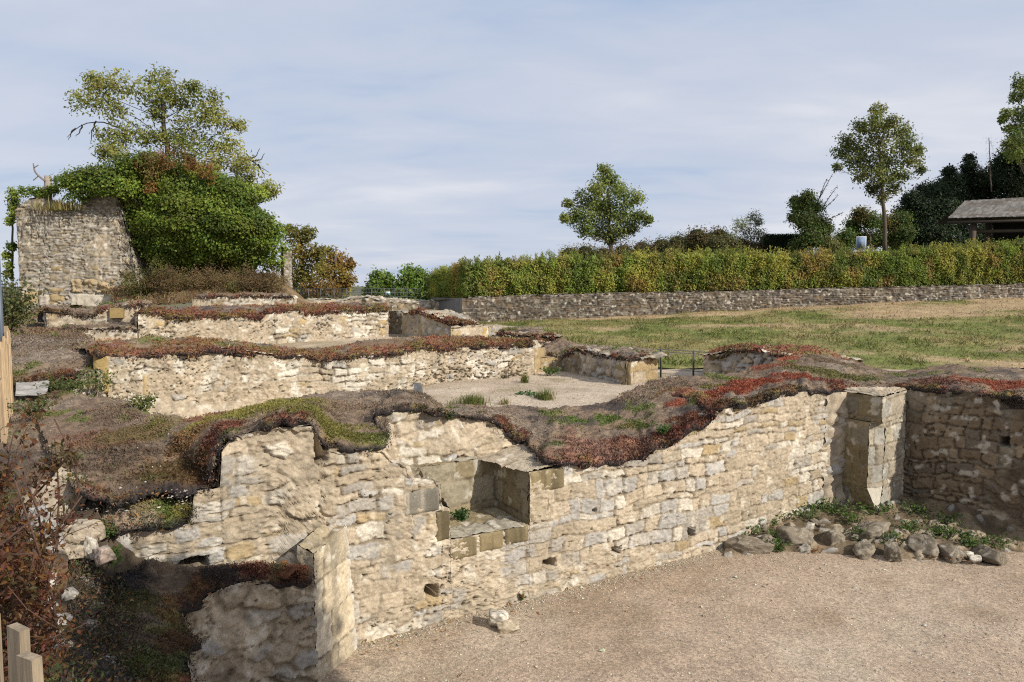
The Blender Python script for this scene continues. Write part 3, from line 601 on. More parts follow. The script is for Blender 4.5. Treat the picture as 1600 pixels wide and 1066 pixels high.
def dressed(u, v, s):
    h, c = ashlar(u, v, s, h=(.36, .5), w=(.5, .9), streak=.6, m=.003, rel=.006, pal=[(1, np.array((.44, .37, .26))), (.4, np.array((.46, .41, .32)))])
    c = lerp(c, np.array((.56, .55, .53)), ss(u + .05 * fbm(u * 3, v * 6, 3, 3), .66, .8) * .75); return h, c
sheet(a, qA, qB, dressed, .016, seed=43, shape=lambda s_, t_: np.concatenate([.10 * (1 - t_) * np.ones_like(s_) * s_, 0 * s_ * t_, 0 * s_ * t_], -1))
b2 = [q + np.array((-.17, .09, .05)) for q in qB]; tpf = lambda u, v, s: ashlar(u, v, s, streak=.4, rel=.004, pal=[(1, np.array((.33, .27, .175)))])
sheet(a, [q + np.array((.014, -.006, -.004)) for q in qB], b2, tpf, .02, mode='ledge', seed=44); sheet(a, drop(b2, .6), b2, tpf, .03, seed=46)
sheet(a, drop([b2[0], qB[0]], -.1), [b2[0], qB[0]], dressed, .02, seed=47)
fr0 = pl_.at(np.linalg.norm((sn - sl_)[:2]) - .0, -.1, -.03); fr1 = pl_.at(np.linalg.norm((sn - sl_)[:2]) - .10, -.1, -.03)
a.build('dressed_end', M_STONE, spur)

# ---------------------------------------------------------------- pier in the corner and the shaded wall
pr0 = PL(1299, 795); pr0 = np.array((pr0[0], pr0[1])); 
def G(px, y): p = W(px, 700, y); return np.array((p[0], p[1]))
q0 = G(1299, 11.97); q1 = G(1357, 11.34); q2 = G(1381, 11.46); qc = G(1376, 11.25); q3 = G(1413, 12.0)
pier = thing('wall_pier', 'squared stone pier with chamfered corner standing in the angle of the pit walls', 'stone pier', (q1[0], q1[1], .2))
def V3(q, z): return np.array((q[0], q[1], z))
zc1, zt1 = 1.66, 2.07
a = Acc(); pal_shade = [(.5, np.array((.195, .155, .085))), (.3, np.array((.23, .19, .12))), (.25, np.array((.20, .175, .13)))]; pal_lit = [(.5, np.array((.30, .26, .195))), (.3, np.array((.34, .30, .22))), (.25, np.array((.32, .30, .255)))]  # first palette darkened so the pier's left face reads deeper in shade
pf = lambda u, v, s: ashlar(u, v, s, h=(.26, .33), w=(.3, .5), m=.004, rel=.008, streak=.6, pal=pal_shade)
pq = lambda u, v, s: ashlar(u, v, s, h=(.26, .33), w=(.3, .5), m=.004, rel=.008, streak=.5, pal=pal_lit)
zs = .62
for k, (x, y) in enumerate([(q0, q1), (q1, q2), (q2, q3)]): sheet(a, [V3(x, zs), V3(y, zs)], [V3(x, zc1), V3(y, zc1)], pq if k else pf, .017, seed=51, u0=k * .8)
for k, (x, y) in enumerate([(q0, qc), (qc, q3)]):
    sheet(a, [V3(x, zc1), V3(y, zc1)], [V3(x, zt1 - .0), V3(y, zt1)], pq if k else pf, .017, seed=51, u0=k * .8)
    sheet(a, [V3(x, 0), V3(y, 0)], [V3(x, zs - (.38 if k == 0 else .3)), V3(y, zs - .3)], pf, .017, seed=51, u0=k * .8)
# stop of the chamfer
a.add([V3(q1, zs), V3(q2, zs), V3(qc, .22)], [(0, 1, 2)], np.array((.46, .42, .34)))
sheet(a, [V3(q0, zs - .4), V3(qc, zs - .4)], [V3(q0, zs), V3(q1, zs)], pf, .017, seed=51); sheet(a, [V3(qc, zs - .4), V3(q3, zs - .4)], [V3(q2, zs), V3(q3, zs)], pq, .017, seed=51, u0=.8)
a.add([V3(q1, zc1), V3(q2, zc1), V3(qc, zc1)], [(0, 1, 2)], np.array((.3, .26, .18)))
a.build('dressed_stone', M_STONE, pier)
a = Acc(); topc = lambda u, v, s: ashlar(u, v, s, streak=.2, rel=.02, pal=[(1, CREAM * .95), (.5, TAN)])
sheet(a, [V3(q0, zt1 + .0), V3(qc, zt1), V3(q3, zt1)], [V3(q0 + (.05, .05), zt1 + .03), V3((q0 + q3) / 2, zt1 + .04), V3(q3 + (-.02, .05), zt1 + .03)], topc, .02, mode='ledge', seed=53)
a.build('top_slab', M_STONE, pier)
PR = Plane(np.array(W(1413, 790, 12.05)), np.array(W(1602, 830, 10.75)))
rwall = thing('ruined_wall', 'shaded brown rubble wall on the right side of the pit, facing away from the sun', 'stone wall', (PR.A[0], PR.A[1], 0))
tp = [(1409, 608), (1425, 606), (1470, 611), (1520, 614), (1558, 622), (1566, 640), (1602, 640), (1700, 650), (1900, 690)]
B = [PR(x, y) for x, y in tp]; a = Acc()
sheet(a, drop(B, -.1), B, lambda u, v, s: stone(u, v, s, rub=-.25 + .5 * ss(v, 1.4, 1.8), plaster=-.35, pits=.3, rel=.03, pal=[(.45, np.array((.185, .135, .085))), (.3, np.array((.16, .13, .095))), (.25, np.array((.23, .175, .115)))], mort=np.array((.12, .088, .058)), streak=.8), .02, seed=55, plane=PR, amp=1.0, holes=[hole(1571, 690, .07, .07, .35, PR)])  # stone and mortar colours darkened to deepen this wall's shade
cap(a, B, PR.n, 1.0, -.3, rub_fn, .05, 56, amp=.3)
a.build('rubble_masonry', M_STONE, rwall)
# wall core closing the corner behind the pier
a = Acc(); x0 = PL(1290, 620); B = [np.array((x0[0], x0[1], 2.08)), np.array((q3[0], q3[1] + .15, 2.08))]; sheet(a, drop(B, -.1), B, rub_fn, .04, seed=57)
a.build('corner_masonry', M_STONE, rwall)

# ---------------------------------------------------------------- rubble mound at the foot of the shaded wall
mp_ = [(1105, 868), (1150, 842), (1200, 815), (1250, 795), (1300, 786)]
mf = [Wz(x, y, .0) for x, y in [(1128, 872), (1210, 870), (1290, 872), (1400, 878), (1500, 880), (1560, 868), (1640, 868), (1750, 880)]]
mb = [PL(1140, 848), PL(1220, 815), PL(1285, 790), V3(q1, .26), V3(q3, .34), PR(1480, 790) , PR(1600, 830), PR(1760, 870)]
mb = [np.array((p[0] + .05, p[1] + .12, z)) for p, z in zip(mb, (.06, .2, .27, .28, .34, .36, .26, .2))]
def mound_fn(u, v, s):
    f1, f2, ir, dx, dy = voro(u * 6 + .3 * fbm(u * 3, v * 3, 3, 2), v * 8, s); E = ss(f2 - f1 + .1 * fbm(u * 18, v * 18, s + 7, 3), .05, .3); E = E * (h2(np.floor(ir * 97), np.floor(ir * 31), 4) > .5)
    h = .05 * E * (ir > .5) * ir + .06 * fbm(u * 2.5, v * 2.5, s, 5) + .1 * ss(v, .0, .25) - .1
    c = lerp(np.array((.11, .082, .05)), np.array((.22, .165, .105)), ss(fbm(u * 3, v * 3, s + 1, 4), -.3, .5)); c = lerp(c, pick(PAL_GREY, (ir * 31.7) % 1), np.where(ir > .5, E, 0) * .8)
    return h, np.clip(c * (1 + .2 * fbm(u * 20, v * 20, s + 2, 3))[..., None], .02, .8)
a = Acc(); MP = sheet(a, mf, mb, mound_fn, .02, mode='ledge', seed=61); tag(a.build('rubble_mound', M_SOIL), kind='structure')
# ================================================================== MATS OVER THE FOREGROUND WALLS
def S_(lst): return [q for q in lst]
m1 = [((686, 645), 2, (696, 640), 11.2), ((725, 651), 2, (740, 640), 11.35), ((760, 655), 2, (770, 640), 11.45), ((781, 663), 2, (790, 640), 11.5), ((800, 683), 2, (810, 640), 11.6), ((819, 690), 2, (830, 640), 11.7),
      ((838, 714), 3, (860, 641), 11.85), ((850, 722), 1, (880, 642), 11.95), ((900, 724), 1, (910, 641), 12.05), ((960, 722), 1, (950, 632), 12.25), ((1005, 717), 1, (985, 612), 12.6), ((1018, 704), 1, (1010, 601), 12.9),
      ((1050, 689), 1, (1040, 592), 13.2), ((1058, 683), 1, (1070, 591), 13.4), ((1110, 657), 1, (1110, 590), 13.7), ((1118, 641), 1, (1150, 585), 14.3), ((1160, 632), 1, (1180, 578), 15), ((1185, 628), 1, (1210, 568), 15.6),
      ((1205, 619), 1, (1235, 560), 16.1), ((1250, 611), 1, (1265, 557), 16.6), ((1297, 610), 1, (1290, 558), 17.0), ((1340, 607), 12.12, (1330, 568), 16.6), ((1400, 610), 12.15, (1370, 580), 15.8), ((1425, 606), 4, (1410, 583), 15.4),
      ((1470, 611), 4, (1450, 576), 15.1), ((1520, 614), 4, (1490, 571), 15.0), ((1560, 619), 4, (1540, 575), 14.8), ((1600, 622), 4, (1600, 580), 14.5), ((1720, 645), 4, (1750, 590), 14.)]
PM = Plane(PL.at(0, 0), PL.at(5, 0), .4)
def fpt(p, w): return {1: PL, 2: PL2, 3: PM, 4: PR}[w](*p, .04) if w in (1, 2, 3, 4) else W(*p, w)
F = [fpt(p, w) for p, w, k, y in m1]; K = [W(*k, y) for p, w, k, y in m1]
def on(px, py): # point of the mat's mean surface
    best = None
    for z in np.linspace(2.4, 1.3, 45):
        q = Wz(px, py, z)
        zz_ = np.interp(q[0], [-1.2, 0, 1, 2.5, 4, 6, 9], [1.9, 1.75, 1.7, 1.9, 2.0, 2.1, 2.12])
        if abs(zz_ - z) < .02: return q
    return Wz(px, py, 1.9)
DR = RED * .8
RED2 = np.array((.29, .082, .042))
patch1 = [(on(790, 652), .5, GRYB, .7), (on(760, 648), .5, BRN, .7), (on(940, 690), .75, np.array((.29, .16, .115)), .9), (on(900, 712), .5, np.array((.25, .125, .085)), .85), (on(1000, 680), .6, np.array((.27, .135, .085)), .9), (on(1060, 665), .45, DR, .95), (on(1085, 650), .4, np.array((.19, .075, .04)), .9),
          (on(900, 662), .25, GRN, .9), (on(950, 653), .28, GRN, .95), (on(1005, 640), .26, GRN, .8), (on(870, 665), .2, GRN, .6), (on(1040, 678), .14, GRN, .95), (on(880, 655), .2, DRY, .8), (on(850, 690), .3, BRN, .8),
          (on(1060, 635), .3, RED2, .9), (on(1130, 625), .5, RED2, 1), (on(1180, 612), .5, RED2, 1), (on(1240, 601), .5, RED2, .95), (on(1290, 604), .4, RED2 * .9, .8), (on(1110, 612), .25, OLV, .9), (on(1160, 603), .25, OLV, .5),
          (on(1200, 583), .6, RED * 1.0, .9), (on(1230, 568), .5, RED2, .9), (on(1265, 590), .7, OLV * .75, .7), (on(1290, 570), .8, DRY * .8, .8), (on(1340, 590), .6, OLV * .8, .7), (on(1460, 600), .5, RED * .7, .7), (on(1550, 605), .6, RED2, .95), (on(1600, 610), .6, RED2, .95), (on(1500, 585), .7, BRN, .8),
          (on(1040, 612), .7, BRN * .8, .85), (on(985, 625), .6, BRN * 1.1, .8), (on(1010, 605), .4, GRYB * .8, .6)]
sedum_mat('long sedum mat in brown, red and green draped over the top of the pit wall', F, K, 101, 120000, (.014, .034), res=.042, lift=.06, thick=.05, hump=.02, und=.03, patches=patch1, colf=lambda x, y, e, s: mat_col(x, y, e, s, red=.42, olive=.22), back_drop=.8)
F = [on(1012, 634), on(1035, 627), on(1060, 627), on(1085, 634), on(1103, 645), on(1116, 655)]; F = [p + (0, 0, .05) for p in F]; K = [p + np.array((.22, .45, .05)) for p in F]
sedum_mat('short red mat lip arching over the long mat where the wall steps up', F, K, 105, 2500, (.016, .036), res=.03, lift=.03, thick=.06, hump=.02, und=.02, colf=lambda x, y, e, s: mat_col(x, y, e, s, red=1.1, olive=.0, edge=1.0), back_drop=.1)
# left terrace mat with the tongue
m2 = [((112, 762), 6.2, (45, 640), 10.3), ((185, 785), 1, (100, 621), 10.8), ((215, 770), 1, (135, 623), 10.5), ((265, 769), 1, (175, 627), 10.3), ((338, 766), 1, (215, 655), 9.25), ((327, 736), 1, (260, 659), 9.0), ((343, 702), 1, (300, 657), 9.0),
      ((352, 688), 1, (325, 652), 9.1), ((382, 681), 1, (360, 646), 9.35), ((440, 661), 1, (420, 634), 9.8), ((484, 661), 1, (490, 621), 10.35), ((500, 684), 1, (525, 618), 10.55), ((513, 702), 1, (545, 617), 10.6), ((560, 703), 1, (570, 616), 10.7), ((603, 699), 1, (600, 615), 10.8),
      ((600, 682), 3, (610, 614.5), 10.85), ((582, 656), 2, (622, 614), 10.9), ((588, 644), 2, (640, 614), 11), ((640, 638), 2, (658, 620), 11.1), ((692, 647), 2, (700, 642), 11.2)]
F = [fpt(p, w) for p, w, k, y in m2]; K = [W(*k, y) for p, w, k, y in m2]
def on2(px, py, z=2.2): return Wz(px, py, z)
patch2 = [(on2(300, 740), .42, BLK, .95), (on2(270, 752, 2.0), .35, BLK, .9), (on2(335, 690, 2.25), .3, RED, .9), (on2(300, 680), .3, ORG_, .8), (on2(400, 660), .5, OLV, .95), (on2(460, 648), .35, OLV, .8), (on2(360, 668), .35, OLV, .9), (on2(545, 690, 2.1), .3, OLV, .95), (on2(580, 690, 2.1), .22, GRN, .7), (on2(520, 672), .35, OLV, .85), (on2(500, 655), .25, DRY * .9, .9),
          (on2(280, 700), .3, OLV * .6, .6), (on2(115, 716, 2.05), .15, GRN, .95), (on2(140, 700, 2.05), .4, DRY, .8), (on2(100, 700, 2.05), .3, DRY * 1.2, .8), (on2(180, 690), .5, BRN * .75, .8), (on2(600, 640), .5, BRN, .8), (on2(640, 630, 2.1), .4, GRYB * .7, .8), (on2(550, 640), .4, BRN * 1.2, .8), (on2(240, 745, 2.0), .12, GRN * .8, .8), (on2(200, 640), .6, BRN * .7, .7), (on2(330, 655), .3, RED * .8, .6), (on2(250, 700), .5, ORG_ * .8, .5), (on2(170, 665), .5, RED * .7, .45), (on2(225, 660), .4, OLV * .7, .5)]
patch2 = [(a_, b_ * (1.45 if c_ is OLV else 1.2), np.array((.21, .19, .045)) if c_ is OLV else c_, d_) for a_, b_, c_, d_ in patch2]
mt2, P2 = sedum_mat('broad brown sedum mat on the left terrace with a yellow green tongue', F, K, 111, 110000, (.012, .03), res=.04, lift=.06, thick=.05, hump=.02, und=.035, patches=patch2, colf=lambda x, y, e, s: mat_col(x, y, e, s, red=.28, olive=.12), back_drop=.6)
# flap below it
F = [W(128, 826, 6.25), W(185, 828, 6.35), PL(240, 822, .05), PL(296, 818, .06), PL(299, 800, .05)]; K = [W(120, 770, 6.7), W(170, 776, 6.75), PL(225, 770, -.4), PL(275, 768, -.35), PL(300, 770, -.2)]
sedum_mat('small ragged mat flap with a green sedum cushion, below the broad brown mat', F, K, 121, 9000, (.012, .028), res=.025, lift=.04, thick=.045, hump=.05, und=.04, patches=[(PL(255, 797), .22, GRN, 1), (PL(225, 805), .14, OLV, .9), (W(150, 815, 6.4), .22, OLV * .6, .8), (PL(285, 800), .15, OLV, .9), (W(150, 795, 6.5), .3, GRYB * 1.6, .8), (PL(215, 785), .2, GRYB * 1.6, .7)], back_drop=.2)
# mat on the spur wall
def sz(px, py, z): return Wz(px, py, z)
F = [sz(310, 1090, 1.06), sz(300, 1050, 1.07), sz(292, 1000, 1.09), sz(284, 958, 1.1), pl_(305, 945, .03), pl_(330, 927, .03), pl_(365, 914, .04), pl_(400, 908, .04), pl_(440, 912, .05), pl_(478, 908, .05)]
K = [sz(140, 1090, 1.2), sz(135, 1040, 1.22), sz(118, 960, 1.26), sz(103, 895, 1.3), sz(118, 880, 1.3), sz(160, 878, 1.28), sz(240, 880, 1.26), sz(256, 897, 1.2), sz(330, 882, 1.2), sz(468, 887, 1.2)]
patch4 = [(sz(250, 1000, 1.15), .32, OLV * .55, .9), (sz(240, 1040, 1.15), .3, GRN * .7, .8), (sz(270, 1010, 1.12), .22, RED * .5, .7), (sz(400, 890, 1.2), .2, RED * .75, .95), (sz(350, 895, 1.2), .16, BLK * 1.3, .8), (sz(440, 893, 1.2), .18, OLV * .5, .8), (sz(450, 893, 1.2), .15, RED * .8, .8), (sz(180, 910, 1.25), .5, BLK * 1.3, .9), (sz(160, 1000, 1.2), .5, BRN * .6, .9), (sz(300, 930, 1.15), .2, RED * .45, .6), (sz(210, 950, 1.2), .25, OLV * .5, .7)]
spm, _ = sedum_mat('dark shaded sedum mat on the low spur wall in the near left corner', F, K, 131, 45000, (.010, .022), res=.022, lift=.05, thick=.045, hump=.03, und=.04, patches=patch4, colf=lambda x, y, e, s: mat_col(x, y, e, s, red=.3, olive=.2, base=BRN * .75), back_drop=.06)

a = Acc(); q = resamp([k_ + (-.02, 0, .03) for k_ in K[:5]], 40); q[:, 0] += .02 * fbm(np.arange(40) * .3, np.zeros(40), 3, 3); a.tube(q, .017, (.36, .355, .35), 6); a.build('edge_strip', M_STONE, spm)
# ================================================================== MIDDLE AND REAR RUINED WALLS
def wall_thing(label, pl, tops, zb, fn, res, seed, depth=1.2, dz=.0, amp=1.0, name='ruined_wall', holes=(), mat=None, end=True, cat='stone wall', out=0):
    B = [pl(x, y, out) for x, y in tops]; m = np.mean(B, 0)
    root = thing(name, label, cat, (round(m[0], 3), round(m[1], 3), zb if np.isscalar(zb) else zb[0]))
    a = Acc(); A = drop(B, zb) if np.isscalar(zb) else [np.array((b[0], b[1], z)) for b, z in zip(B, zb)]
    sheet(a, A, B, fn, res, seed=seed, plane=pl, amp=amp, holes=holes)
    cap(a, B, pl.n, depth, dz, fn, max(res, .05), seed + 1)
    if end:
        for b in (B[0], B[-1]):
            k = b - np.array((pl.n[0], pl.n[1], 0)) * depth; k[2] += dz
            sheet(a, drop([b, k], zb if np.isscalar(zb) else min(zb)), [b, k], fn, max(res, .04), seed=seed + 2)
    a.build('rubble_masonry', mat or M_STONEF, root); return root, B
def onface(acc, pl, x0, y0, x1, y1, col, seed, out=.03, res=.03, rel=.012):
    """one dressed block showing in a wall face, picture corners x0 y0 x1 y1"""
    A_ = [pl(x0, y1, out), pl(x1, y1, out)]; B_ = [pl(x0, y0, out), pl(x1, y0, out)]
    u0_, u1_ = pl.t(A_[0]), pl.t(A_[1]); v0_, v1_ = A_[0][2], B_[0][2]
    sheet(acc, A_, B_, lambda u, v, s: (fbm(u * 5, v * 5, s, 3) * rel - out * 1.2 * (1 - ss(np.minimum(np.minimum(u - min(u0_, u1_), max(u0_, u1_) - u), np.minimum(v - v0_, v1_ - v)), 0, .04)), np.clip(np.asarray(col) * (1 + .2 * fbm(u * 6, v * 6, s, 4))[..., None], .03, .8)), res, seed=seed, plane=pl)
pitted = lambda u, v, s: stone(u, v, s, rub=-.35, plaster=.22, pits=.62, rel=.04, pal=PAL_PALE, m=.012, h=(.12, .22), w=(.2, .5), pitd=.06, ps=14., pw=.06, f=1.2, mort=PALE * .85)
lw0 = lambda u, v, s: stone(u, v, s, rub=-2., plaster=-.2, pits=.2, rel=.03, pal=PAL_PALE)
# wall 2: long wall behind the left terrace
P2w = Plane(W(170, 640, 13.5), W(835, 585, 18.9))
def w2_fn(u, v, s):
    lo = 1 - ss(u, 2.5, 5.0)
    return stone(u, v, s, rub=-2., plaster=.55, pits=.5 + .26 * ss(u, 4.5, 7) - .12 * lo, rel=.04, pal=PAL_PALE, m=.012, h=(.12, .24), w=(.2, .55), pitd=.05, ps=21, pw=.05, f=1.0, mort=PALE * .85, streak=.25)
t2 = [(166, 556), (177, 558), (240, 556), (300, 551), (345, 546), (390, 553), (430, 557), (480, 559), (500, 561), (530, 559), (551, 557), (590, 555), (620, 552), (660, 546), (695, 544), (760, 542), (833, 541)]
w2, B2 = wall_thing('longest pale pitted wall across the middle, behind the left terrace, with a yellow upright stone at its left end', P2w, t2, .9, w2_fn, .018, 201, 1.2, .03)
faceblock(w2, 'upright_stone', P2w, 146, 556, 173, 618, (.33, .24, .10), 1, .10)
faceblock(w2, 'dressed_block', P2w, 222, 585, 233, 620, (.38, .29, .16), 2); faceblock(w2, 'dressed_block', P2w, 560, 568, 577, 598, (.43, .38, .29), 3)
pe = Plane(B2[-1], B2[-1] + np.array((.45, .95, 0))); a = Acc()                # yellow quoin of its right end
A_ = [np.array((B2[-1][0] + .02, B2[-1][1] - .02, 1.4)), np.array((B2[-1][0] + .34, B2[-1][1] + .75, 1.4))]; sheet(a, A_, drop(A_, B2[-1][2] - .08), lambda u, v, s: ashlar(u, v, s, h=(.25, .35), w=(.4, .8), pal=[(1, OCHRE * .95)]), .03, seed=205); a.build('quoin', M_STONEF, w2)
F = [P2w(x, y, .06) for x, y in [(150, 552)] + t2[1:]]; kb = [(120, 541), (140, 540), (190, 533), (250, 533), (300, 533), (345, 535), (380, 542), (400, 546), (440, 548), (500, 548), (521, 546), (545, 540), (560, 536), (600, 533), (647, 530), (720, 528), (827, 534)]
F[0] = W(150, 556, 13.2)
K = []
for f_, k_ in zip(F, kb): K.append(W(k_[0], k_[1], f_[1] + 1.5))
pw2 = [(Wz(600, 543, 2.3), .7, BRN, .7), (Wz(700, 533, 2.3), .8, GRYB * .8, .6)]
sedum_mat('rust red sedum mat along the top of the longest middle wall', F, K, 211, 12000, (.03, .06), res=.06, lift=.06, thick=.05, hump=.08, und=.03, patches=pw2, colf=lambda x, y, e, s: mat_col(x, y, e, s, red=.85 + .25 * ss(x, -5, -2), olive=.22, edge=.6), back_drop=.5)
P2l = Plane(W(96, 602, 13.0), W(150, 612, 13.1)); wall_thing('low stone course half buried in weeds left of the yellow upright stone', P2l, [(94, 582), (110, 581), (130, 582), (149, 580)], 1.5, lw0, .03, 225, .4)
F = [W(8, 600, 12.0), W(60, 597, 12.2), W(100, 588, 12.7), W(152, 584, 13.25)]; K = [W(0, 552, 15.2), W(55, 550, 14.8), W(100, 549, 14.6), W(152, 550, 14.4)]
sedum_mat('brown and rust mat sloping down the bank left of the yellow upright stone', F, K, 227, 9000, (.02, .05), res=.05, lift=.03, hump=.08, und=.05, colf=lambda x, y, e, s: mat_col(x, y, e, s, red=.45, olive=.3), back_drop=.3)
# footing at its foot on the left
a = Acc(); F = [P2w(x, y, .45) for x, y in [(205, 652), (260, 655), (330, 655), (420, 640), (500, 632)]]; F = [np.array((p[0], p[1], .95)) for p in F]; K = [np.array((p[0] - P2w.n[0] * .45, p[1] - P2w.n[1] * .45, z)) for p, z in zip(F, (1.75, 1.6, 1.5, 1.38, 1.3))]
sheet(a, F, K, lambda u, v, s: stone(u, v, s, rub=.2, plaster=.2, pits=.2, pal=PAL_PALE, f=1.5), .035, mode='ledge', seed=221); a.build('footing', M_STONEF, w2)
# wall 3: rear wall
P3w = Plane(W(110, 520, 21.5), W(605, 530, 27))
w3_fn = lambda u, v, s: stone(u, v, s, rub=-2., plaster=.3, pits=.55, rel=.045, pal=PAL_PALE, m=.014, h=(.13, .24), w=(.22, .55), pitd=.06, ps=13., pw=.06, f=1.3, mort=PALE * .85, streak=.3)
t3 = [(215, 491), (257, 491), (259, 497), (330, 497), (411, 496), (415, 490), (450, 486), (473, 486), (476, 491), (515, 488), (560, 486), (606, 485)]
w3, B3 = wall_thing('pale rear wall with yellow blocks under a rust coloured mat, second of the long walls from the front', P3w, t3, 1.3, w3_fn, .028, 231, 1.2, .03)
a = Acc()
for k, (x0, y0, x1, y1) in enumerate([(238, 499, 258, 513), (467, 497, 482, 510), (530, 495, 545, 509), (590, 497, 605, 508), (594, 513, 605, 525), (323, 497, 333, 510)]): faceblock(w3, 'dressed_block', P3w, x0, y0, x1, y1, (.40, .30, .16) if k < 5 else (.44, .38, .28), 240 + k, .04, .05)
F = [P3w(x, y, .06) for x, y in t3]; kb = [(214, 484), (255, 483), (259, 482.5), (330, 481), (411, 481), (420, 480), (450, 479), (470, 478), (476, 478), (515, 477), (560, 476.5), (612, 479)]
K = [W(k_[0], k_[1], f_[1] + 1.6) for f_, k_ in zip(F, kb)]
sedum_mat('rust red sedum mat on the rear wall, in front of the ivy covered tower', F, K, 241, 7000, (.04, .08), res=.07, lift=.06, thick=.05, hump=.08, und=.03, colf=lambda x, y, e, s: mat_col(x, y, e, s, red=.9, olive=.1, edge=.7, base=np.array((.13, .10, .085))), back_drop=.5)
# lower stepped ends of the rear wall
PS1 = Plane(P3w.A, P3w.B, -.6); PS2 = Plane(P3w.A, P3w.B, .5)
low, Bs = wall_thing('low pale wall step at the left foot of the rear wall, under a dark mat strip', PS1, [(104, 516), (120, 516), (160, 516), (214, 515)], 1.6, w3_fn, .05, 251, 1.0, .02)
F = [PS1(x, y, .04) for x, y in [(100, 515), (120, 516), (160, 516), (214, 515)]]; K = [W(x, y, f_[1] + 1.0) for f_, (x, y) in zip(F, [(98, 508), (120, 509), (160, 508), (208, 507)])]
sedum_mat('thin dark mat strip on the low wall step at the left', F, K, 253, 600, (.04, .08), res=.07, thick=.05, colf=lambda x, y, e, s: mat_col(x, y, e, s, red=.1, olive=.0, base=BRN * .7))
ups, Bs = wall_thing('upper wall step with a protruding yellow block, left of the rear wall', PS2, [(72, 488), (110, 489), (114, 493), (150, 493), (156, 486), (180, 483), (200, 478), (232, 477)], 1.9, lambda u, v, s: stone(u, v, s, plaster=-.2, pits=.25, rel=.05, pal=PAL_PALE, h=(.1, .18), w=(.25, .6), f=2.0, m=.014), .05, 255, 1.2, .02)
a = Acc(); q = PS2(183, 489, .12); a.box(q, (.36, .3, .3), np.array((.29, .21, .09)), .3, .97); a.build('protruding_block', M_STONEF, ups, smooth=False)
F = [PS2(x, y, .05) for x, y in [(58, 486), (85, 488), (112, 490), (114, 495), (150, 494), (156, 486), (180, 483), (200, 478), (232, 477)]]; K = [W(x, y, f_[1] + 1.3) for f_, (x, y) in zip(F, [(58, 478), (85, 480), (112, 484), (118, 484), (150, 482), (158, 480), (182, 477), (205, 474), (236, 473)])]
sedum_mat('reddish brown mat on the upper wall step below the tower', F, K, 257, 1800, (.04, .08), res=.07, thick=.05, colf=lambda x, y, e, s: mat_col(x, y, e, s, red=.5, olive=.1))

# ---- wall stub right of the rear wall (doorway side)
P4a = Plane(W(628, 530, 27.2), W(706, 530, 24.9)); P4b = Plane(W(706, 530, 24.9), W(762, 531, 26.0))
st_fn = lambda u, v, s: stone(u, v, s, plaster=-.2, pits=.35, rel=.045, pal=PAL_GREY, f=2.0, h=(.12, .2), w=(.2, .5))
s4, Bq = wall_thing('wall stub with yellow corner stones right of the doorway in the rear wall', P4a, [(628, 494), (640, 490), (652, 487), (668, 490), (690, 500), (706, 514)], 1.6, st_fn, .045, 261, 1.3, .0, end=False)
a = Acc(); B = [P4b(x, y) for x, y in [(706, 514), (722, 513), (724, 507), (745, 508), (762, 510)]]; sheet(a, drop(B, 1.6), B, pitted, .045, seed=263, plane=P4b); cap(a, B, P4b.n, 1.2, .05, st_fn, .07, 264)
e0 = B[-1]; sheet(a, drop([e0, e0 + (.3, 1.2, 0)], 1.6), [e0, e0 + np.array((.3, 1.2, 0))], st_fn, .05, seed=265)
a.build('rubble_masonry', M_STONEF, s4)

for k, (pl_x, x0, y0, x1, y1, c_) in enumerate([(P4b, 706, 514, 721, 530, (.42, .31, .14)), (P4b, 754, 511, 763, 531, (.44, .32, .13)), (P4a, 628, 492, 632, 524, (.36, .28, .16)), (P4a, 652, 507, 660, 527, (.34, .26, .14))]): faceblock(s4, 'quoin', pl_x, x0, y0, x1, y1, c_, 266 + k, .04, .05)

F = [P4a(x, y, .05) for x, y in [(640, 490), (655, 489), (672, 495), (690, 502)]] + [P4b(x, y, .05) for x, y in [(705, 503), (724, 504), (742, 507)]]; K = [W(x, y, f_[1] + 1.5) for f_, (x, y) in zip(F, [(640, 486), (660, 484.5), (680, 486.5), (700, 490), (715, 495), (730, 500), (745, 506)])]
sedum_mat('curved orange brown mat on the wall stub beside the doorway', F, K, 271, 2500, (.04, .08), res=.06, thick=.05, hump=.02, colf=lambda x, y, e, s: mat_col(x, y, e, s, red=.7, olive=.0, edge=.9))
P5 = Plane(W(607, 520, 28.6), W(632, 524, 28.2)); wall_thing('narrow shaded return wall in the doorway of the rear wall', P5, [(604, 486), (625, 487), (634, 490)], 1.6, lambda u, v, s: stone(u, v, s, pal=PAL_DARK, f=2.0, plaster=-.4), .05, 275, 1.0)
# ---- group of low walls behind the gravel court
P7 = Plane(W(785, 545, 22.6), W(832, 548, 21.4)); P7b = Plane(W(832, 560, 21.4), W(872, 560, 22.2))
s7, _ = wall_thing('low broken wall with white rubble end between the long middle wall and the lawn', P7, [(765, 527), (778, 522), (786, 520), (805, 524), (832, 528)], 1.5, lambda u, v, s: stone(u, v, s, pal=PAL_DARK, plaster=-.5, f=1.8, rel=.06), .045, 281, 1.3, end=False)
a = Acc(); B = [P7b(x, y) for x, y in [(831, 531), (845, 531), (858, 533), (875, 540)]]; sheet(a, drop(B, 1.4), B, pitted, .04, seed=283, plane=P7b); cap(a, B, P7b.n, 1.2, .1, st_fn, .06, 284); a.build('white_rubble', M_STONEF, s7)
F = [P7(x, y, .05) for x, y in [(776, 521), (790, 521), (812, 525), (831, 530)]] + [P7b(x, y, .05) for x, y in [(850, 531), (868, 528)]]; K = [W(x, y, f_[1] + 2.0) for f_, (x, y) in zip(F, [(783, 515), (800, 514), (822, 513), (840, 514), (858, 517), (870, 524)])]
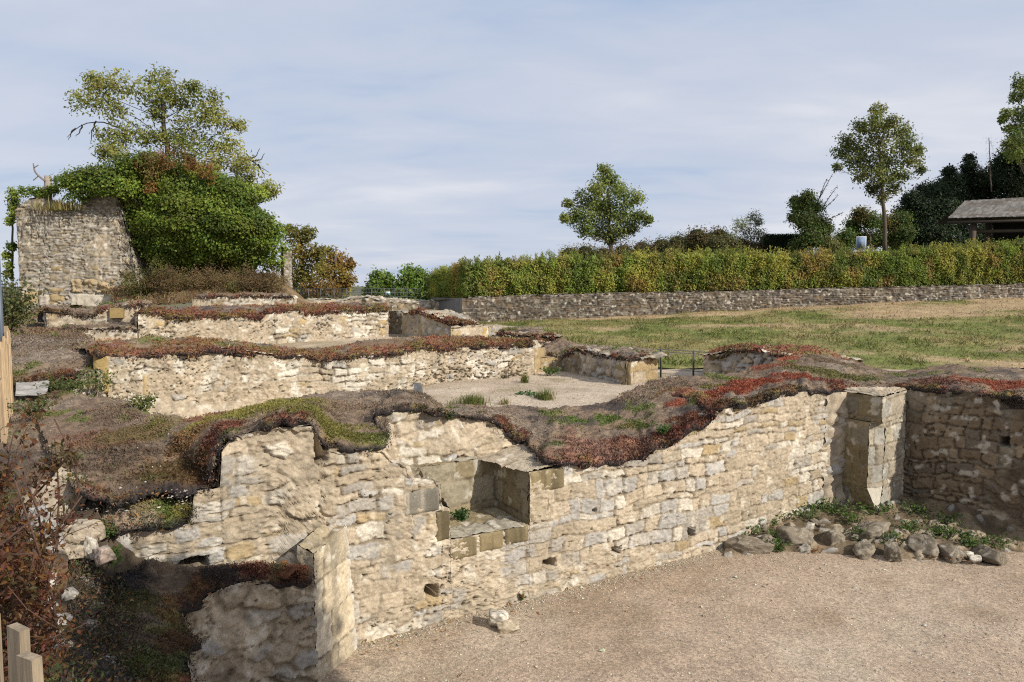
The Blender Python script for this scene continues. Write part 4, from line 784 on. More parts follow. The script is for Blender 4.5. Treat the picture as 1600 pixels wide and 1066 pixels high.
sedum_mat('small red and olive mat on the low broken wall by the lawn', F, K, 286, 2500, (.035, .07), res=.05, thick=.05, hump=.04, colf=lambda x, y, e, s: mat_col(x, y, e, s, red=.6, olive=.35, edge=.7))
# step with yellow kerb
P8 = Plane(W(838, 580, 19.2), W(882, 578, 19.6)); s8, _ = wall_thing('yellow stone step beside the right end of the longest middle wall', P8, [(836, 561), (850, 559), (884, 560)], 1.4, lambda u, v, s: ashlar(u, v, s, h=(.25, .3), w=(.5, .8), pal=[(1, OCHRE * .9)], streak=.3), .035, 291, .7, cat='stone step', name='stone_step')
F = [W(x, y, d) for x, y, d in [(842, 553, 19.9), (858, 555, 19.8), (872, 559, 19.6), (884, 558, 19.5), (892, 549, 19.4), (904, 548, 19.3)]]; K = [W(x, y, d) for x, y, d in [(850, 546, 21.2), (852, 531, 22.4), (862, 528, 22.6), (876, 529, 22.2), (893, 535, 21.6), (918, 544, 21)]]
sedum_mat('sagging dark brown mat behind the yellow step', F, K, 293, 2000, (.03, .06), res=.05, thick=.05, hump=.0, colf=lambda x, y, e, s: mat_col(x, y, e, s, red=.2, olive=.2, base=BRN * 1.1))
# block with the yellow lit end
c5 = W(981, 604, 16.9); P9a = Plane(W(882, 575, 19.5), c5); P9b = Plane(c5, W(1029, 600, 17.8))
s9, _ = wall_thing('squat wall block with a shaded rubble side and a yellow sunlit end, beside the iron railing', P9a, [(880, 560), (890, 551), (902, 549), (920, 551), (945, 557), (981, 561)], 1.3, lambda u, v, s: stone(u, v, s, pal=PAL_GREY, plaster=-.15, pits=.45, rub=-.1, f=1.6, rel=.06, mort=TAN * .7), .035, 301, 1.25, end=False)
a = Acc(); faceblock(s9, 'quoin', P9a, 956, 561, 983, 604, (.27, .21, .115), 309, .045, .03); B = [P9b(x, y) for x, y in [(978.5, 561), (1000, 560), (1027, 557)]]
sheet(a, drop(B, 1.3), B, lambda u, v, s: ashlar(u, v, s, h=(.3, .34), w=(.5, .7), m=.004, pal=[(1, OCHRE * 1.05), (.5, CREAM * .95)], streak=.2), .025, seed=303, plane=P9b)
e0 = B[-1]; sheet(a, drop([e0, e0 + (-.9, 1.5, 0)], 1.4), [e0, e0 + np.array((-.9, 1.5, 0))], st_fn, .05, seed=305); a.build('dressed_end', M_STONEF, s9)
F = [P9a(x, y, .05) for x, y in [(886, 553), (902, 549), (920, 552), (945, 558), (981, 561)]] + [P9b(x, y, .03) for x, y in [(1000, 559), (1026, 556)]]; K = [W(x, y, d) for x, y, d in [(905, 545, 20.5), (925, 543, 20.1), (945, 543.5, 19.9), (965, 545, 19.6), (990, 546.5, 19.3), (1008, 549, 18.9), (1022, 551, 18.6)]]
sedum_mat('brown mat with an orange rim on the squat block beside the iron railing', F, K, 306, 2500, (.03, .06), res=.05, thick=.05, hump=.03, colf=lambda x, y, e, s: mat_col(x, y, e, s, red=.45, olive=.05, edge=.4, base=GRYB))
# wall on the far side of the path, running into the long mat
P10 = Plane(W(1101, 592, 18.2), W(1232, 592, 16.9)); s10, _ = wall_thing('dark shaded wall under red sedum right of the iron railing', P10, [(1100, 558), (1104, 556), (1130, 553), (1142, 549), (1180, 549), (1225, 556), (1290, 570)], 1.3, lambda u, v, s: stone(u, v, s, pal=PAL_GREY, plaster=-.1, pits=.3, f=1.6, rel=.05, mort=TAN * .75), .035, 311, 1.2)
F = [P10(x, y, .05) for x, y in [(1100, 558), (1118, 557), (1136, 556), (1142, 549), (1180, 549), (1226, 557), (1262, 566)]]; K = [W(x, y, d) for x, y, d in [(1112, 550, 19.6), (1128, 548, 19.5), (1140, 545, 19.4), (1160, 543.5, 19.3), (1200, 544, 18.9), (1280, 546, 18.3), (1352, 573, 17.4)]]
sedum_mat('bright red sedum mat on the dark wall right of the iron railing', F, K, 313, 3500, (.03, .06), res=.05, thick=.05, hump=.05, colf=lambda x, y, e, s: mat_col(x, y, e, s, red=1.05, olive=.0, edge=1.4))
P11 = Plane(W(1290, 580, 17.9), W(1352, 580, 17.6)); wall_thing('low white stone block at the end of the red sedum mat', P11, [(1290, 562), (1310, 563), (1330, 563), (1349, 566)], 1.4, pitted, .04, 315, .8)
# ---- retaining wall under the hedge
ret = thing('retaining_wall', 'long grey dry stone retaining wall under the hedge, along the back of the lawn', 'stone wall', tuple(np.round(wb[3], 2)))
ret_fn = lambda u, v, s: stone(u, v, s, rub=-2., h=(.07, .14), w=(.2, .6), rel=.035, m=.006, plaster=-.95, pits=.35, f=2.6, pal=[(.35, np.array((.155, .135, .11))), (.3, np.array((.11, .093, .075))), (.18, np.array((.225, .20, .165))), (.17, np.array((.16, .12, .08)))], mort=np.array((.06, .05, .04)), streak=1.0, wob=.04, pitd=.05)
a = Acc(); sheet(a, [p + np.array((0, -.05, -.2)) for p in wb], wt, ret_fn, .038, seed=321)
sheet(a, wt, [p + np.array((0, .5, .0)) for p in wt], ret_fn, .07, mode='ledge', seed=322); a.build('dry_stone', M_STONEF, ret)
a = Acc(); rr = [W(722, 508, 36), W(676, 492, 42)]; rt = [W(722, 466, 36), W(676, 465, 42)]
sheet(a, [rr[0] + np.array((0, 0, -.3)), rr[1] + np.array((0, 0, -.5))], rt, lambda u, v, s: (fbm(u * 3, v * 3, s, 3) * .02, np.clip(np.array((.17, .165, .16)) * (1 + .2 * fbm(u * 4, v * 1, s, 3))[..., None], .02, 1)), .07, seed=325); a.build('end_return', M_STONEF, ret)
# ---- low walls below the tower and along the far edge
P12 = Plane(W(305, 482, 33.5), W(462, 484, 34)); lw_fn = lambda u, v, s: stone(u, v, s, plaster=-.1, pits=.25, rel=.05, pal=PAL_PALE, f=2.5, h=(.12, .2), w=(.3, .7))
wall_thing('low wall in two sections below the brown undergrowth of the tower', P12, [(300, 468), (310, 464), (335, 464), (374, 465), (374.5, 463), (400, 463), (456, 464), (458, 468)], 1.9, lw_fn, .06, 331, 1.0)
F = [P12(x, y, .05) for x, y in [(305, 464.5), (340, 464.5), (374, 465), (376, 463), (410, 463.5), (456, 464.5)]]; K = [W(x, y, f_[1] + 1.2) for f_, (x, y) in zip(F, [(305, 461), (340, 461), (374, 461), (378, 460), (410, 460), (452, 461)])]
sedum_mat('thin red brown mat on the low wall below the tower', F, K, 333, 900, (.05, .09), res=.1, thick=.05, colf=lambda x, y, e, s: mat_col(x, y, e, s, red=.6, olive=.1))
P13 = Plane(W(458, 480, 38), W(720, 480, 41)); wall_thing('low parapet of pale stone along the far edge under the wire fence', P13, [(456, 470), (500, 469), (560, 469), (640, 470), (690, 471)], 1.6, lw_fn, .08, 335, .8)
P14 = Plane(W(525, 478, 34), W(650, 478, 34.5)); wall_thing('heap of loose white rubble on the far wall', P14, [(520, 477), (535, 471), (555, 467), (575, 466), (590, 468), (605, 471), (625, 472), (655, 476)], 1.8, lambda u, v, s: stone(u, v, s, rub=.9, plaster=-.6, pits=.5, rel=.08, pal=PAL_PALE, f=2.2, mort=TAN * .6), .06, 337, 1.0, .1, amp=1.6, name='rubble_heap', cat='rubble heap')
# ================================================================== TOWER RUIN, IVY AND THE TREES BEHIND
P15 = Plane(W(28, 476, 38), W(205, 476, 38.6))
tw_fn = lambda u, v, s: stone(u, v, s, rub=-.9, h=(.10, .19), w=(.22, .6), rel=.06, m=.012, plaster=-.62 + .3 * ss(u, 3.6, 4.6), pits=.2, f=2.4, pal=[(.34, np.array((.35, .32, .275))), (.26, np.array((.41, .37, .305))), (.22, np.array((.33, .275, .195))), (.18, np.array((.26, .235, .20)))], mort=np.array((.22, .185, .135)), streak=.7)
tt_ = [(25, 330), (30, 322), (45, 312), (66, 311), (70, 322), (76, 329), (126, 330), (129, 310), (156, 300), (181, 296), (184, 310), (200, 370), (214, 440), (216, 470)]
tower, BT = wall_thing('tall grey broken tower stump overgrown with ivy at the left', P15, tt_, 2.4, tw_fn, .055, 401, 4.0, .1, name='tower_ruin', cat='tower', end=False)
for x0 in (BT[1], BT[9]):
    a = Acc(); k = x0 + np.array((-.25, 4.0, -.3)); sheet(a, drop([x0, k], 2.4), [x0, k], tw_fn, .08, seed=402); a.build('side_masonry', M_STONEF, tower)
for k, (x0, y0, x1, y1, c) in enumerate([(33, 456, 58, 475, OCHRE), (76, 449, 98, 458, OCHRE * .9), (77, 459, 100, 472, OCHRE), (70, 470, 86, 479, OCHRE * .8), (78, 415, 95, 425, OCHRE * .75), (95, 418, 110, 428, BROWN), (142, 415, 153, 424, OCHRE * .85), (142, 395, 156, 404, TAN), (76, 393, 88, 401, BROWN), (96, 432, 108, 441, BROWN * 1.1), (76, 428, 92, 440, BROWN * 1.2)]): faceblock(tower, 'dressed_block', P15, x0, y0, x1, y1, c, 410 + k, .07, .07, .03)
for k, (x0, y0, x1, y1, c, rl) in enumerate([(112, 436, 178, 457, lerp(OCHRE, TAN, .4), .25), (109, 459, 176, 481, (.47, .42, .34), .06), (60, 460, 76, 482, (.43, .38, .31), .05)]): faceblock(tower, 'rough_footing', P15, x0, y0, x1, y1, c, 425 + k, .11, .06, rl)
P16 = Plane(W(444, 470, 40), W(460, 470, 40.2)); wall_thing('thin grey wall remnant at the right edge of the ivy', P16, [(443, 385), (450, 392), (456, 392), (457, 440), (459, 458), (462, 464)], 2.0, tw_fn, .07, 431, 1.5, .0, name='wall_remnant')
def inpoly(x, y, poly):
    r = False; n = len(poly)
    for i in range(n):
        x0, y0 = poly[i]; x1, y1 = poly[i - 1]
        if (y0 > y) != (y1 > y) and x < (x1 - x0) * (y - y0) / (y1 - y0) + x0: r = not r
    return r
def edist(x, y, poly):
    p = np.array((x, y), float); b = 1e9
    for i in range(len(poly)):
        A_ = np.array(poly[i - 1], float); B_ = np.array(poly[i], float); t = np.clip((p - A_) @ (B_ - A_) / ((B_ - A_) @ (B_ - A_) + 1e-9), 0, 1); b = min(b, np.linalg.norm(p - A_ - t * (B_ - A_)))
    return b
ivy_poly = [(186, 300), (180, 302), (150, 312), (126, 320), (95, 308), (84, 297), (92, 272), (135, 257), (165, 243), (200, 244), (240, 243), (300, 258), (330, 272), (385, 280), (428, 312), (432, 340), (446, 374), (448, 410), (440, 426), (400, 418), (330, 420), (270, 412), (240, 412), (214, 405), (204, 380), (196, 340)]
rng = np.random.RandomState(77); ivc = []
GI = [(.3, (.10, .165, .02)), (.32, (.17, .23, .03)), (.28, (.235, .275, .04)), (.10, (.045, .08, .015))]
while len(ivc) < 190:
    x, y = rng.uniform(82, 450), rng.uniform(240, 428)
    if not inpoly(x, y, ivy_poly): continue
    y0_ = y; y = y - 6 * (430 - y) / 190 if x > 195 else y; e = edist(x, y0_, ivy_poly); rp = rng.uniform(11, 23)
    if e < rp * .42: continue
    Y = 40.8 - 2.6 * math.sqrt(min(e, 70) / 70) + rng.uniform(-.5, .35) if x > 200 else 37.9
    ivc.append((W(x, y, Y), np.array((1.15, .85, .66)) * rp * Y / 1150, int(1.7 * rp * rp)))
base = W(320, 440, 41)
plant('ivy', 'dense dark green ivy mound smothering the tower stump', 'ivy', base, ivc, GI, .145, [base, base + (0, 0, 2.5)], .15, 78, None, .75, .1, twigs=2, leafout=1.0, asp=.7, tint=.45, sub=0, crown_name='leaf_mass')
ivo = [o_ for o_ in COL.objects if o_.name == 'ivy'][0]
th, ph = np.meshgrid(np.linspace(0, 2 * np.pi, 60), np.linspace(-np.pi / 2, np.pi / 2, 40)); dd = np.stack([np.cos(th) * np.cos(ph), np.sin(th) * np.cos(ph), np.sin(ph)], -1)
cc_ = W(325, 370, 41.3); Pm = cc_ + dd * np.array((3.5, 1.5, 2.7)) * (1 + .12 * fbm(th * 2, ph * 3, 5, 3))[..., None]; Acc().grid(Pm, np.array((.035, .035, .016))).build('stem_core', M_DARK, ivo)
c2 = [(W(x, y, 38.6), r * 38 / 1150, 330) for x, y, r in [(20, 318, 10), (22, 303, 11), (40, 300, 10), (58, 300, 8), (16, 345, 7), (18, 385, 8), (14, 415, 6), (22, 330, 9), (10, 400, 6), (12, 430, 6), (70, 301, 9), (82, 299, 9), (62, 303, 7)]]
base = W(20, 440, 39.2); plant('ivy', 'straggling ivy strands on the left edge of the tower stump', 'ivy', base, c2, GI, .13, [base, W(18, 305, 39.2)], .06, 79, None, .4, .1, twigs=2, asp=.7, crown_name='leaf_mass')
OB = [(.4, (.28, .14, .04)), (.3, (.22, .12, .05)), (.3, (.16, .15, .04))]
c3 = [(W(x, y, 38.0), r * 38 / 1150, 520) for x, y, r in [(235, 252, 14), (262, 242, 16), (285, 246, 14), (238, 275, 14), (240, 295, 12), (320, 266, 15), (300, 256, 10), (215, 258, 10)]]
base = W(262, 300, 40); plant('shrub', 'orange brown autumn shrub growing out of the top of the ivy', 'shrub', base, c3, OB, .13, [base, W(262, 262, 40)], .05, 80, None, .3, .3)
YG = [(.4, (.26, .275, .055)), (.3, (.20, .23, .045)), (.2, (.31, .30, .09)), (.1, (.28, .24, .06))]
k_ = 41.5 / 1150
ct = [(165, 137, 24), (132, 160, 20), (195, 132, 20), (172, 168, 20), (148, 130, 16), (250, 122, 18), (266, 145, 24), (236, 152, 18), (282, 160, 18), (246, 178, 14), (302, 135, 11), (322, 152, 20), (318, 182, 22), (292, 200, 24), (340, 186, 18), (207, 205, 24), (176, 218, 18), (236, 214, 18), (180, 240, 18), (300, 232, 26), (342, 222, 24), (374, 198, 11), (362, 246, 26), (388, 262, 18), (330, 258, 18), (160, 238, 13), (416, 292, 13), (425, 302, 10), (384, 284, 14), (265, 220, 20)]
ct = [(W(x, y, 41.5 + rng.uniform(-1, 1)), r * k_ * np.array((1.1, 1.05, .82)), int(20 * r)) for x, y, r in ct]
base = W(265, 300, 41.6)
tt1 = plant('ash_tree', 'airy yellow green tree rising from the top of the ivy covered tower', 'tree', base, ct, YG, .23, [base, W(264, 245, 41.5), W(256, 200, 41.5), W(253, 150, 41.5)], .15, 81, None, .2, .1, twigs=6, asp=.42, bark=(.06, .05, .042))
r_ = np.random.RandomState(3)
for pts in [[(200, 205), (165, 192), (140, 190), (118, 200), (106, 215)], [(128, 195), (125, 208), (118, 214)], [(150, 190), (143, 205), (142, 222)], [(118, 200), (112, 206), (107, 218)], [(370, 245), (395, 252), (408, 262), (420, 270)], [(395, 252), (408, 250), (413, 240)], [(404, 258), (410, 268), (414, 278)], [(385, 250), (400, 245), (405, 232)]]:
    a = Acc(); q = [W(x, y, 41.5) for x, y in pts]; a.tube(resamp(q, 9) + r_.normal(size=(9, 3)) * .02, np.linspace(.045, .015, 9), (.06, .05, .045), 5); a.build('bare_branch', M_BARK, tt1)
# stump and dead twig on the tower top, dry grass on its ledge
base = W(76, 331, 38.9); st = thing('dead_stump', 'small dead tree stump with a bare twig on the left part of the tower top', 'stump', tuple(base)); a = Acc(); a.tube([base, W(75, 300, 38.8), W(75, 275, 38.7)], [.22, .18, .17], (.30, .25, .21), 8); a.build('trunk', M_BARK, st)
a = Acc(); a.tube(resamp([W(70, 283, 38.5), W(60, 275, 38.5), W(54, 268, 38.5), W(52, 255, 38.5)], 8), np.linspace(.06, .03, 8), (.2, .16, .14), 5); a.tube(resamp([W(60, 275, 38.5), W(52, 282, 38.5)], 5), .025, (.2, .16, .14), 5); a.tube(resamp([W(54, 262, 38.5), W(60, 258, 38.5)], 5), .025, (.2, .16, .14), 5); a.build('twig', M_BARK, st)
def grass_tuft(name, label, cat, base, h, spread, n, cols, seed, width=.006, group=None):
    rng = np.random.RandomState(seed); base = np.asarray(base, float); root = thing(name, label, cat, tuple(np.round(base, 3)), group); a = Acc()
    p = base + np.stack([rng.normal(size=n) * spread * .45, rng.normal(size=n) * spread * .45, np.zeros(n)], 1); az = rng.rand(n) * 6.283; ln = rng.uniform(.05, .75, n); H = h * rng.uniform(.4, 1.05, n)
    d = np.stack([np.cos(az), np.sin(az), np.zeros(n)], 1); sd = np.stack([-np.sin(az), np.cos(az), np.zeros(n)], 1) * width
    m1_ = p + d * (ln * H * .3)[:, None] + np.stack([0 * H, 0 * H, H * .62], 1); t_ = p + d * (ln * H * .9)[:, None] + np.stack([0 * H, 0 * H, H * (1 - .3 * ln)], 1)
    V = np.stack([p - sd, p + sd, m1_ + sd * .7, m1_ - sd * .7, t_], 1).reshape(-1, 3); i = np.arange(n)[:, None] * 5
    C = np.repeat(jitcol(palette(cols, n, rng), seed, .3), 5, 0); a.add(V, np.concatenate([i + np.array([[0, 1, 2, 3]])]), C); a.add(V, i + np.array([[3, 2, 4]]), C)
    a.build('blades', M_LEAF, root, smooth=False); return root
STRAW = [(.5, (.30, .24, .10)), (.3, (.22, .19, .06)), (.2, (.12, .14, .03))]; GREENY = [(.5, (.10, .14, .025)), (.3, (.16, .17, .04)), (.2, (.26, .21, .09))]
grass_tuft('grass_tuft', 'dry yellow grass growing on the ledge of the tower stump', 'grass', W(93, 330, 38.2), .75, 1.3, 420, STRAW, 5, .018)
# undergrowth below the ivy
BR = [(.4, (.20, .135, .065)), (.3, (.25, .175, .08)), (.3, (.16, .15, .045))]
cu = [(W(x, y, 37.2 + rng.uniform(-.6, .6)), r * 37.2 / 1150, int(r * 70)) for x, y, r in [(260, 432, 18), (285, 440, 18), (310, 438, 18), (335, 436, 18), (360, 438, 18), (385, 438, 18), (410, 440, 16), (432, 440, 16), (270, 452, 14), (300, 455, 14), (330, 455, 12), (365, 453, 12), (400, 455, 12), (435, 455, 12)]]
base = W(340, 468, 37.2); plant('undergrowth', 'brown withered undergrowth below the ivy of the tower', 'shrub', base, cu, BR, .12, [base, base + (0, 0, .4)], .05, 82, None, .1, .5, twigs=9, bark=(.13, .085, .06), asp=.3)
cu = [(W(x, y, 36.8 + rng.uniform(-.4, .4)), r * 37 / 1150, int(r * 26)) for x, y, r in [(205, 445, 14), (220, 435, 16), (238, 440, 14), (212, 458, 10), (232, 455, 10), (245, 420, 14), (200, 430, 9)]]
base = W(220, 468, 36.8); plant('shrub', 'loose olive green shrub at the corner of the tower', 'shrub', base, cu, [(.4, (.12, .12, .03)), (.3, (.09, .11, .025)), (.3, (.18, .14, .045))], .11, [base, base + (0, 0, .5)], .05, 83, None, .15, .4, twigs=7)
# ---- trees beyond the far edge
def tree_px(name, label, base, Y, cl, pal, leaf, tr, seed, trunk, group='trees beyond the far edge', dens=30, spread=1.2, **kw):
    r_ = np.random.RandomState(seed); c = [(W(x, y, Y + r_.uniform(-spread, spread)), r * Y / 1150 * np.array((1.05, 1, .9)), int(dens * r)) for x, y, r in cl]
    return plant(name, label, 'tree' if 'tree' in name else 'shrub', W(*base, Y), c, pal, leaf, [W(x, y, Y) for x, y in trunk], tr, seed, group, **kw)
OR = [(.35, (.27, .19, .035)), (.35, (.20, .19, .035)), (.12, (.28, .13, .035)), (.18, (.14, .16, .03))]
tree_px('autumn_tree', 'olive and gold autumn tree right behind the ivy covered tower', (472, 480), 56, [(462, 372, 16), (480, 365, 12), (472, 395, 20), (492, 392, 14), (460, 420, 20), (488, 425, 20), (475, 450, 20), (500, 450, 18), (452, 445, 14), (455, 362, 10)], OR, .26, .16, 91, [(472, 482), (472, 440), (470, 380)], shell=.2)
tree_px('autumn_tree', 'orange brown autumn tree, right of the olive and gold one', (525, 480), 58, [(515, 402, 16), (530, 408, 16), (540, 425, 14), (520, 428, 18), (512, 450, 18), (535, 450, 16), (545, 440, 10), (505, 420, 12), (548, 412, 7)], [(.4, (.30, .21, .04)), (.4, (.26, .22, .045)), (.2, (.28, .15, .04))], .26, .15, 92, [(525, 482), (525, 440), (524, 400)], shell=.2)
BG = [(.4, (.14, .22, .03)), (.35, (.19, .26, .045)), (.25, (.09, .15, .022))]
tree_px('green_tree', 'small bright green tree behind the wire fence with a white sign', (600, 485), 60, [(590, 434, 13), (605, 437, 12), (585, 450, 14), (605, 452, 16), (578, 460, 12), (600, 464, 14)], BG, .3, .14, 93, [(600, 490), (600, 450)], sub=0, shell=.25)
tree_px('green_tree', 'bright green tree between the white sign and the dark hedge end', (648, 485), 60, [(640, 428, 14), (655, 430, 12), (632, 445, 16), (655, 445, 17), (668, 440, 13), (640, 460, 16), (662, 460, 15), (622, 462, 12)], BG, .3, .14, 94, [(648, 490), (648, 445)], sub=0, shell=.25)
DKG = [(.5, (.10, .15, .033)), (.3, (.15, .18, .04)), (.2, (.22, .18, .05))]
tree_px('shrub', 'dark green shrub at the left end of the long hedge', (695, 478), 46, [(678, 440, 14), (695, 432, 14), (712, 428, 14), (680, 458, 14), (700, 452, 16), (718, 446, 14), (730, 425, 12)], DKG, .14, .08, 95, [(695, 480), (695, 455)], group=None, dens=44, sub=0)
# ---- hedge on the retaining wall
HT = [(722, 420), (740, 414), (800, 413), (850, 409), (900, 407), (950, 407), (1000, 405), (1100, 401), (1200, 401), (1300, 401), (1400, 399), (1480, 392), (1600, 384), (1800, 368)]
hx = np.array([p[0] for p in HT]); hy = np.array([p[1] for p in HT]); wx_ = np.array([p[0] for p in WT]); wy_ = np.array([p[1] for p in WT])
def hedge_at(px): Y = WY(px) + .45; return W(px, np.interp(px, wx_, wy_), Y), W(px, np.interp(px, hx, hy), Y)
hp = np.linspace(728, 1790, 240); hb = np.array([hedge_at(p)[0] for p in hp]); ht = np.array([hedge_at(p)[1] for p in hp])
back_p = np.linspace(674, 724, 18); hb = np.concatenate([[W(p, 466, np.interp(p, [674, 724], [43.5, 37.2])) for p in back_p], hb]); ht = np.concatenate([[W(p, np.interp(p, [674, 700, 724], [436, 429, 420]), np.interp(p, [674, 724], [43.5, 37.2])) for p in back_p], ht]); hb[:18, 2] = hb[18, 2] - .1; hs = np.concatenate([[0], np.cumsum(np.linalg.norm(np.diff(hb[:, :2], axis=0), axis=1))])
hedge = thing('hedge', 'long autumn coloured hedge in green, yellow and rust on the retaining wall', 'hedge', tuple(np.round(hb[60], 2)))
rng = np.random.RandomState(9)
def hpos(s): return np.stack([np.interp(s, hs, hb[:, k]) for k in range(3)], 1), np.interp(s, hs, ht[:, 2])
def hcol(s, z, n):
    rr_ = np.random.RandomState(n + 17).rand(len(s)) - .5; a_ = fbm(s * .6, z * .6, 61, 4) + .9 * rr_; b_ = fbm(s * 2.2, z * 1.8, 62, 3)
    c = lerp(np.array((.22, .29, .05)), np.array((.41, .39, .08)), ss(a_ + .5 * b_, -.5, .5)); o_ = np.random.RandomState(n + 18).rand(len(s)) - .5
    c = lerp(c, np.array((.36, .22, .075)), ss(fbm(s * .8, z * .8, 63, 4) + .5 * b_ + .9 * o_, .28, .9) * .8); c = lerp(c, np.array((.12, .175, .035)), ss(fbm(s * .9 + 40, z, 64, 4) + .5 * b_ + .5 * rr_, .25, .75) * .8)
    return jitcol(c, n, .45)
n = 150000; s_ = rng.rand(n) * hs[-1]; b_, tz = hpos(s_); hf = rng.rand(n) ** .85; tz = tz + .12 * fbm(s_ * 1.3, s_ * 0, 65, 3) + .15 * fbm(s_ * 2.4, s_ * 0 + 3, 68, 2) + .12 * fbm(s_ * 7, s_ * 0 + 3, 70, 2)
dep = rng.rand(n) ** 3.2 * 1.5; bulge = .20 * fbm(s_ * 1.1, hf * 2.2, 66, 4) + .09 * fbm(s_ * 2.7, hf * 2.6 + .4 * s_, 69, 3) + .12 * np.sin(hf * 3.14)
top = rng.rand(n) < .22; hf = np.where(top, 1 - .06 * rng.rand(n), hf); dep = np.where(top, rng.rand(n) * 1.7, dep)
p = b_.copy(); p[:, 2] += (tz - b_[:, 2]) * hf; p[:, 1] += dep - bulge * (dep < .6); p += rng.normal(size=(n, 3)) * .04
a = Acc(); leaves(a, p, rng.uniform(.07, .16, n), hcol(s_, p[:, 2], 7), up=.9, asp=.5, face=np.array((.45, -.65, .40)), seed=8)
sh = Acc(); m = 2000; ss_ = rng.rand(m) * hs[-1]; b_, tz = hpos(ss_)
for i in range(m):
    q = np.array((b_[i, 0], b_[i, 1] + rng.rand() * .9, tz[i] - .05)); h_ = rng.uniform(.12, .72) * rng.uniform(.4, 1); tip = q + np.array((rng.normal() * .07, rng.normal() * .05, h_)); sh.tube(np.array([q, (q + tip) / 2 + rng.normal(size=3) * .01, tip]), [.012, .009, .004], (.13, .09, .04), 4)
    k = int(h_ * 46); t_ = rng.rand(k)[:, None]; leaves(a, q + (tip - q) * t_ + rng.normal(size=(k, 3)) * .035, rng.uniform(.07, .13, k), hcol(np.full(k, ss_[i]), np.full(k, tz[i]), i), up=1.0, asp=.45, seed=i)
a.build('foliage', M_LEAF, hedge, smooth=False); tag(sh.build('shoots', M_BARK, hedge), kind='stuff')
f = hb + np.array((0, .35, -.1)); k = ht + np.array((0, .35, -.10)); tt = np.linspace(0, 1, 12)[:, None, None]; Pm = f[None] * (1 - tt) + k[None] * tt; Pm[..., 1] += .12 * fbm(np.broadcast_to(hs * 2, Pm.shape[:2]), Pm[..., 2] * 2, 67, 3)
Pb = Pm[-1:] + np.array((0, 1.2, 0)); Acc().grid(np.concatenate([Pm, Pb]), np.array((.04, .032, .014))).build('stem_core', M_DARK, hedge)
# grey mesh screens at the hedge end
scr = thing('wire_screen', 'grey wire mesh screen panels standing before the left end of the hedge', 'screen fence', tuple(W(706, 466, 40.5))); a = Acc(); pa, pb, pc = W(680, 466, 43), W(708, 466, 41.2), W(735, 466, 39.4); pa[2] = pb[2] = pc[2] = 3.12
for p_, q_ in ((pa, pb), (pb, pc)):
    d_ = q_ - p_
    for t_ in np.linspace(0.02, .98, 26): a.tube([p_ + d_ * t_, p_ + d_ * t_ + (0, 0, 1.35)], .006, (.16, .17, .19), 3)
    for z_ in np.linspace(.05, 1.35, 9): a.tube([p_ + (0, 0, z_), q_ + (0, 0, z_)], .006, (.16, .17, .19), 3)
a.build('mesh_panel', M_METAL, scr, smooth=False)
for p_ in (pa, pb, pc):
    a = Acc(); a.tube([p_, p_ + (0, 0, 1.45)], .035, (.10, .11, .13), 6); a.build('post', M_METAL, scr)
# ---- plants behind the hedge
OD = [(.4, (.12, .115, .034)), (.3, (.14, .09, .04)), (.3, (.18, .165, .045))]
tree_px('shrub', 'low olive and brown row of bushes behind the hedge under the small round tree', (1030, 405), 50, [(890, 398, 16.900000000000002), (915, 396, 18.2), (945, 398, 15.600000000000001), (975, 394, 16.900000000000002), (1005, 390, 18.2), (1035, 386, 19.5), (1060, 382, 20.8), (1085, 379, 22.1), (1110, 378, 23.400000000000002), (1135, 382, 19.5), (1160, 386, 19.5), (1185, 390, 15.600000000000001), (1090, 368, 15.600000000000001), (1125, 368, 15.600000000000001), (904, 404, 14.95), (929, 402, 16.099999999999998), (959, 404, 13.799999999999999), (989, 400, 14.95), (1019, 396, 16.099999999999998), (1049, 392, 17.25), (1074, 388, 18.4), (1099, 385, 19.549999999999997), (1124, 384, 20.7), (1149, 388, 17.25), (1174, 392, 17.25), (1199, 396, 13.799999999999999)], OD, .14, .08, 101, [(1030, 408), (1030, 390)], group=None, dens=40, twigs=9, up=.8, sub=0, shell=.1, core=(.03, .035, .014))
LT = [(.5, (.205, .245, .055)), (.3, (.26, .29, .07)), (.2, (.13, .18, .035))]
c_t1 = [(946, 264, 9), (950, 278, 13), (935, 292, 15), (962, 292, 16), (912, 312, 16), (940, 314, 22), (968, 312, 20), (992, 310, 13), (898, 336, 15), (922, 338, 20), (950, 340, 24), (978, 338, 20), (1002, 340, 13), (915, 358, 13), (940, 362, 16), (965, 360, 16), (985, 356, 12), (886, 318, 7), (1014, 343, 6), (884, 342, 8), (955, 374, 9)]
tree_px('young_tree', 'small round crowned green tree standing alone behind the hedge', (955, 405), 54, c_t1, LT, .2, .17, 102, [(955, 408), (954, 375), (950, 300)], group=None, dens=44, shell=.3, twigs=6)
c_t2 = [(1372, 172, 10), (1368, 188, 14), (1392, 192, 13), (1345, 200, 14), (1372, 208, 18), (1410, 205, 14), (1325, 222, 14), (1350, 226, 20), (1385, 230, 22), (1420, 225, 16), (1436, 235, 9), (1312, 240, 11), (1332, 250, 16), (1362, 254, 20), (1398, 254, 20), (1428, 250, 13), (1345, 272, 14), (1378, 276, 18), (1408, 274, 14), (1365, 294, 13), (1395, 294, 12), (1380, 308, 11), (1438, 268, 7), (1308, 262, 6)]
tree_px('young_tree', 'taller sparse crowned tree with a visible trunk, left of the dark yews', (1384, 400), 46, c_t2, [(.5, (.165, .19, .042)), (.3, (.215, .215, .055)), (.2, (.11, .145, .033))], .175, .12, 103, [(1384, 402), (1382, 340), (1378, 290), (1373, 220)], group=None, dens=36, shell=.25, twigs=6, bark=(.10, .08, .055))
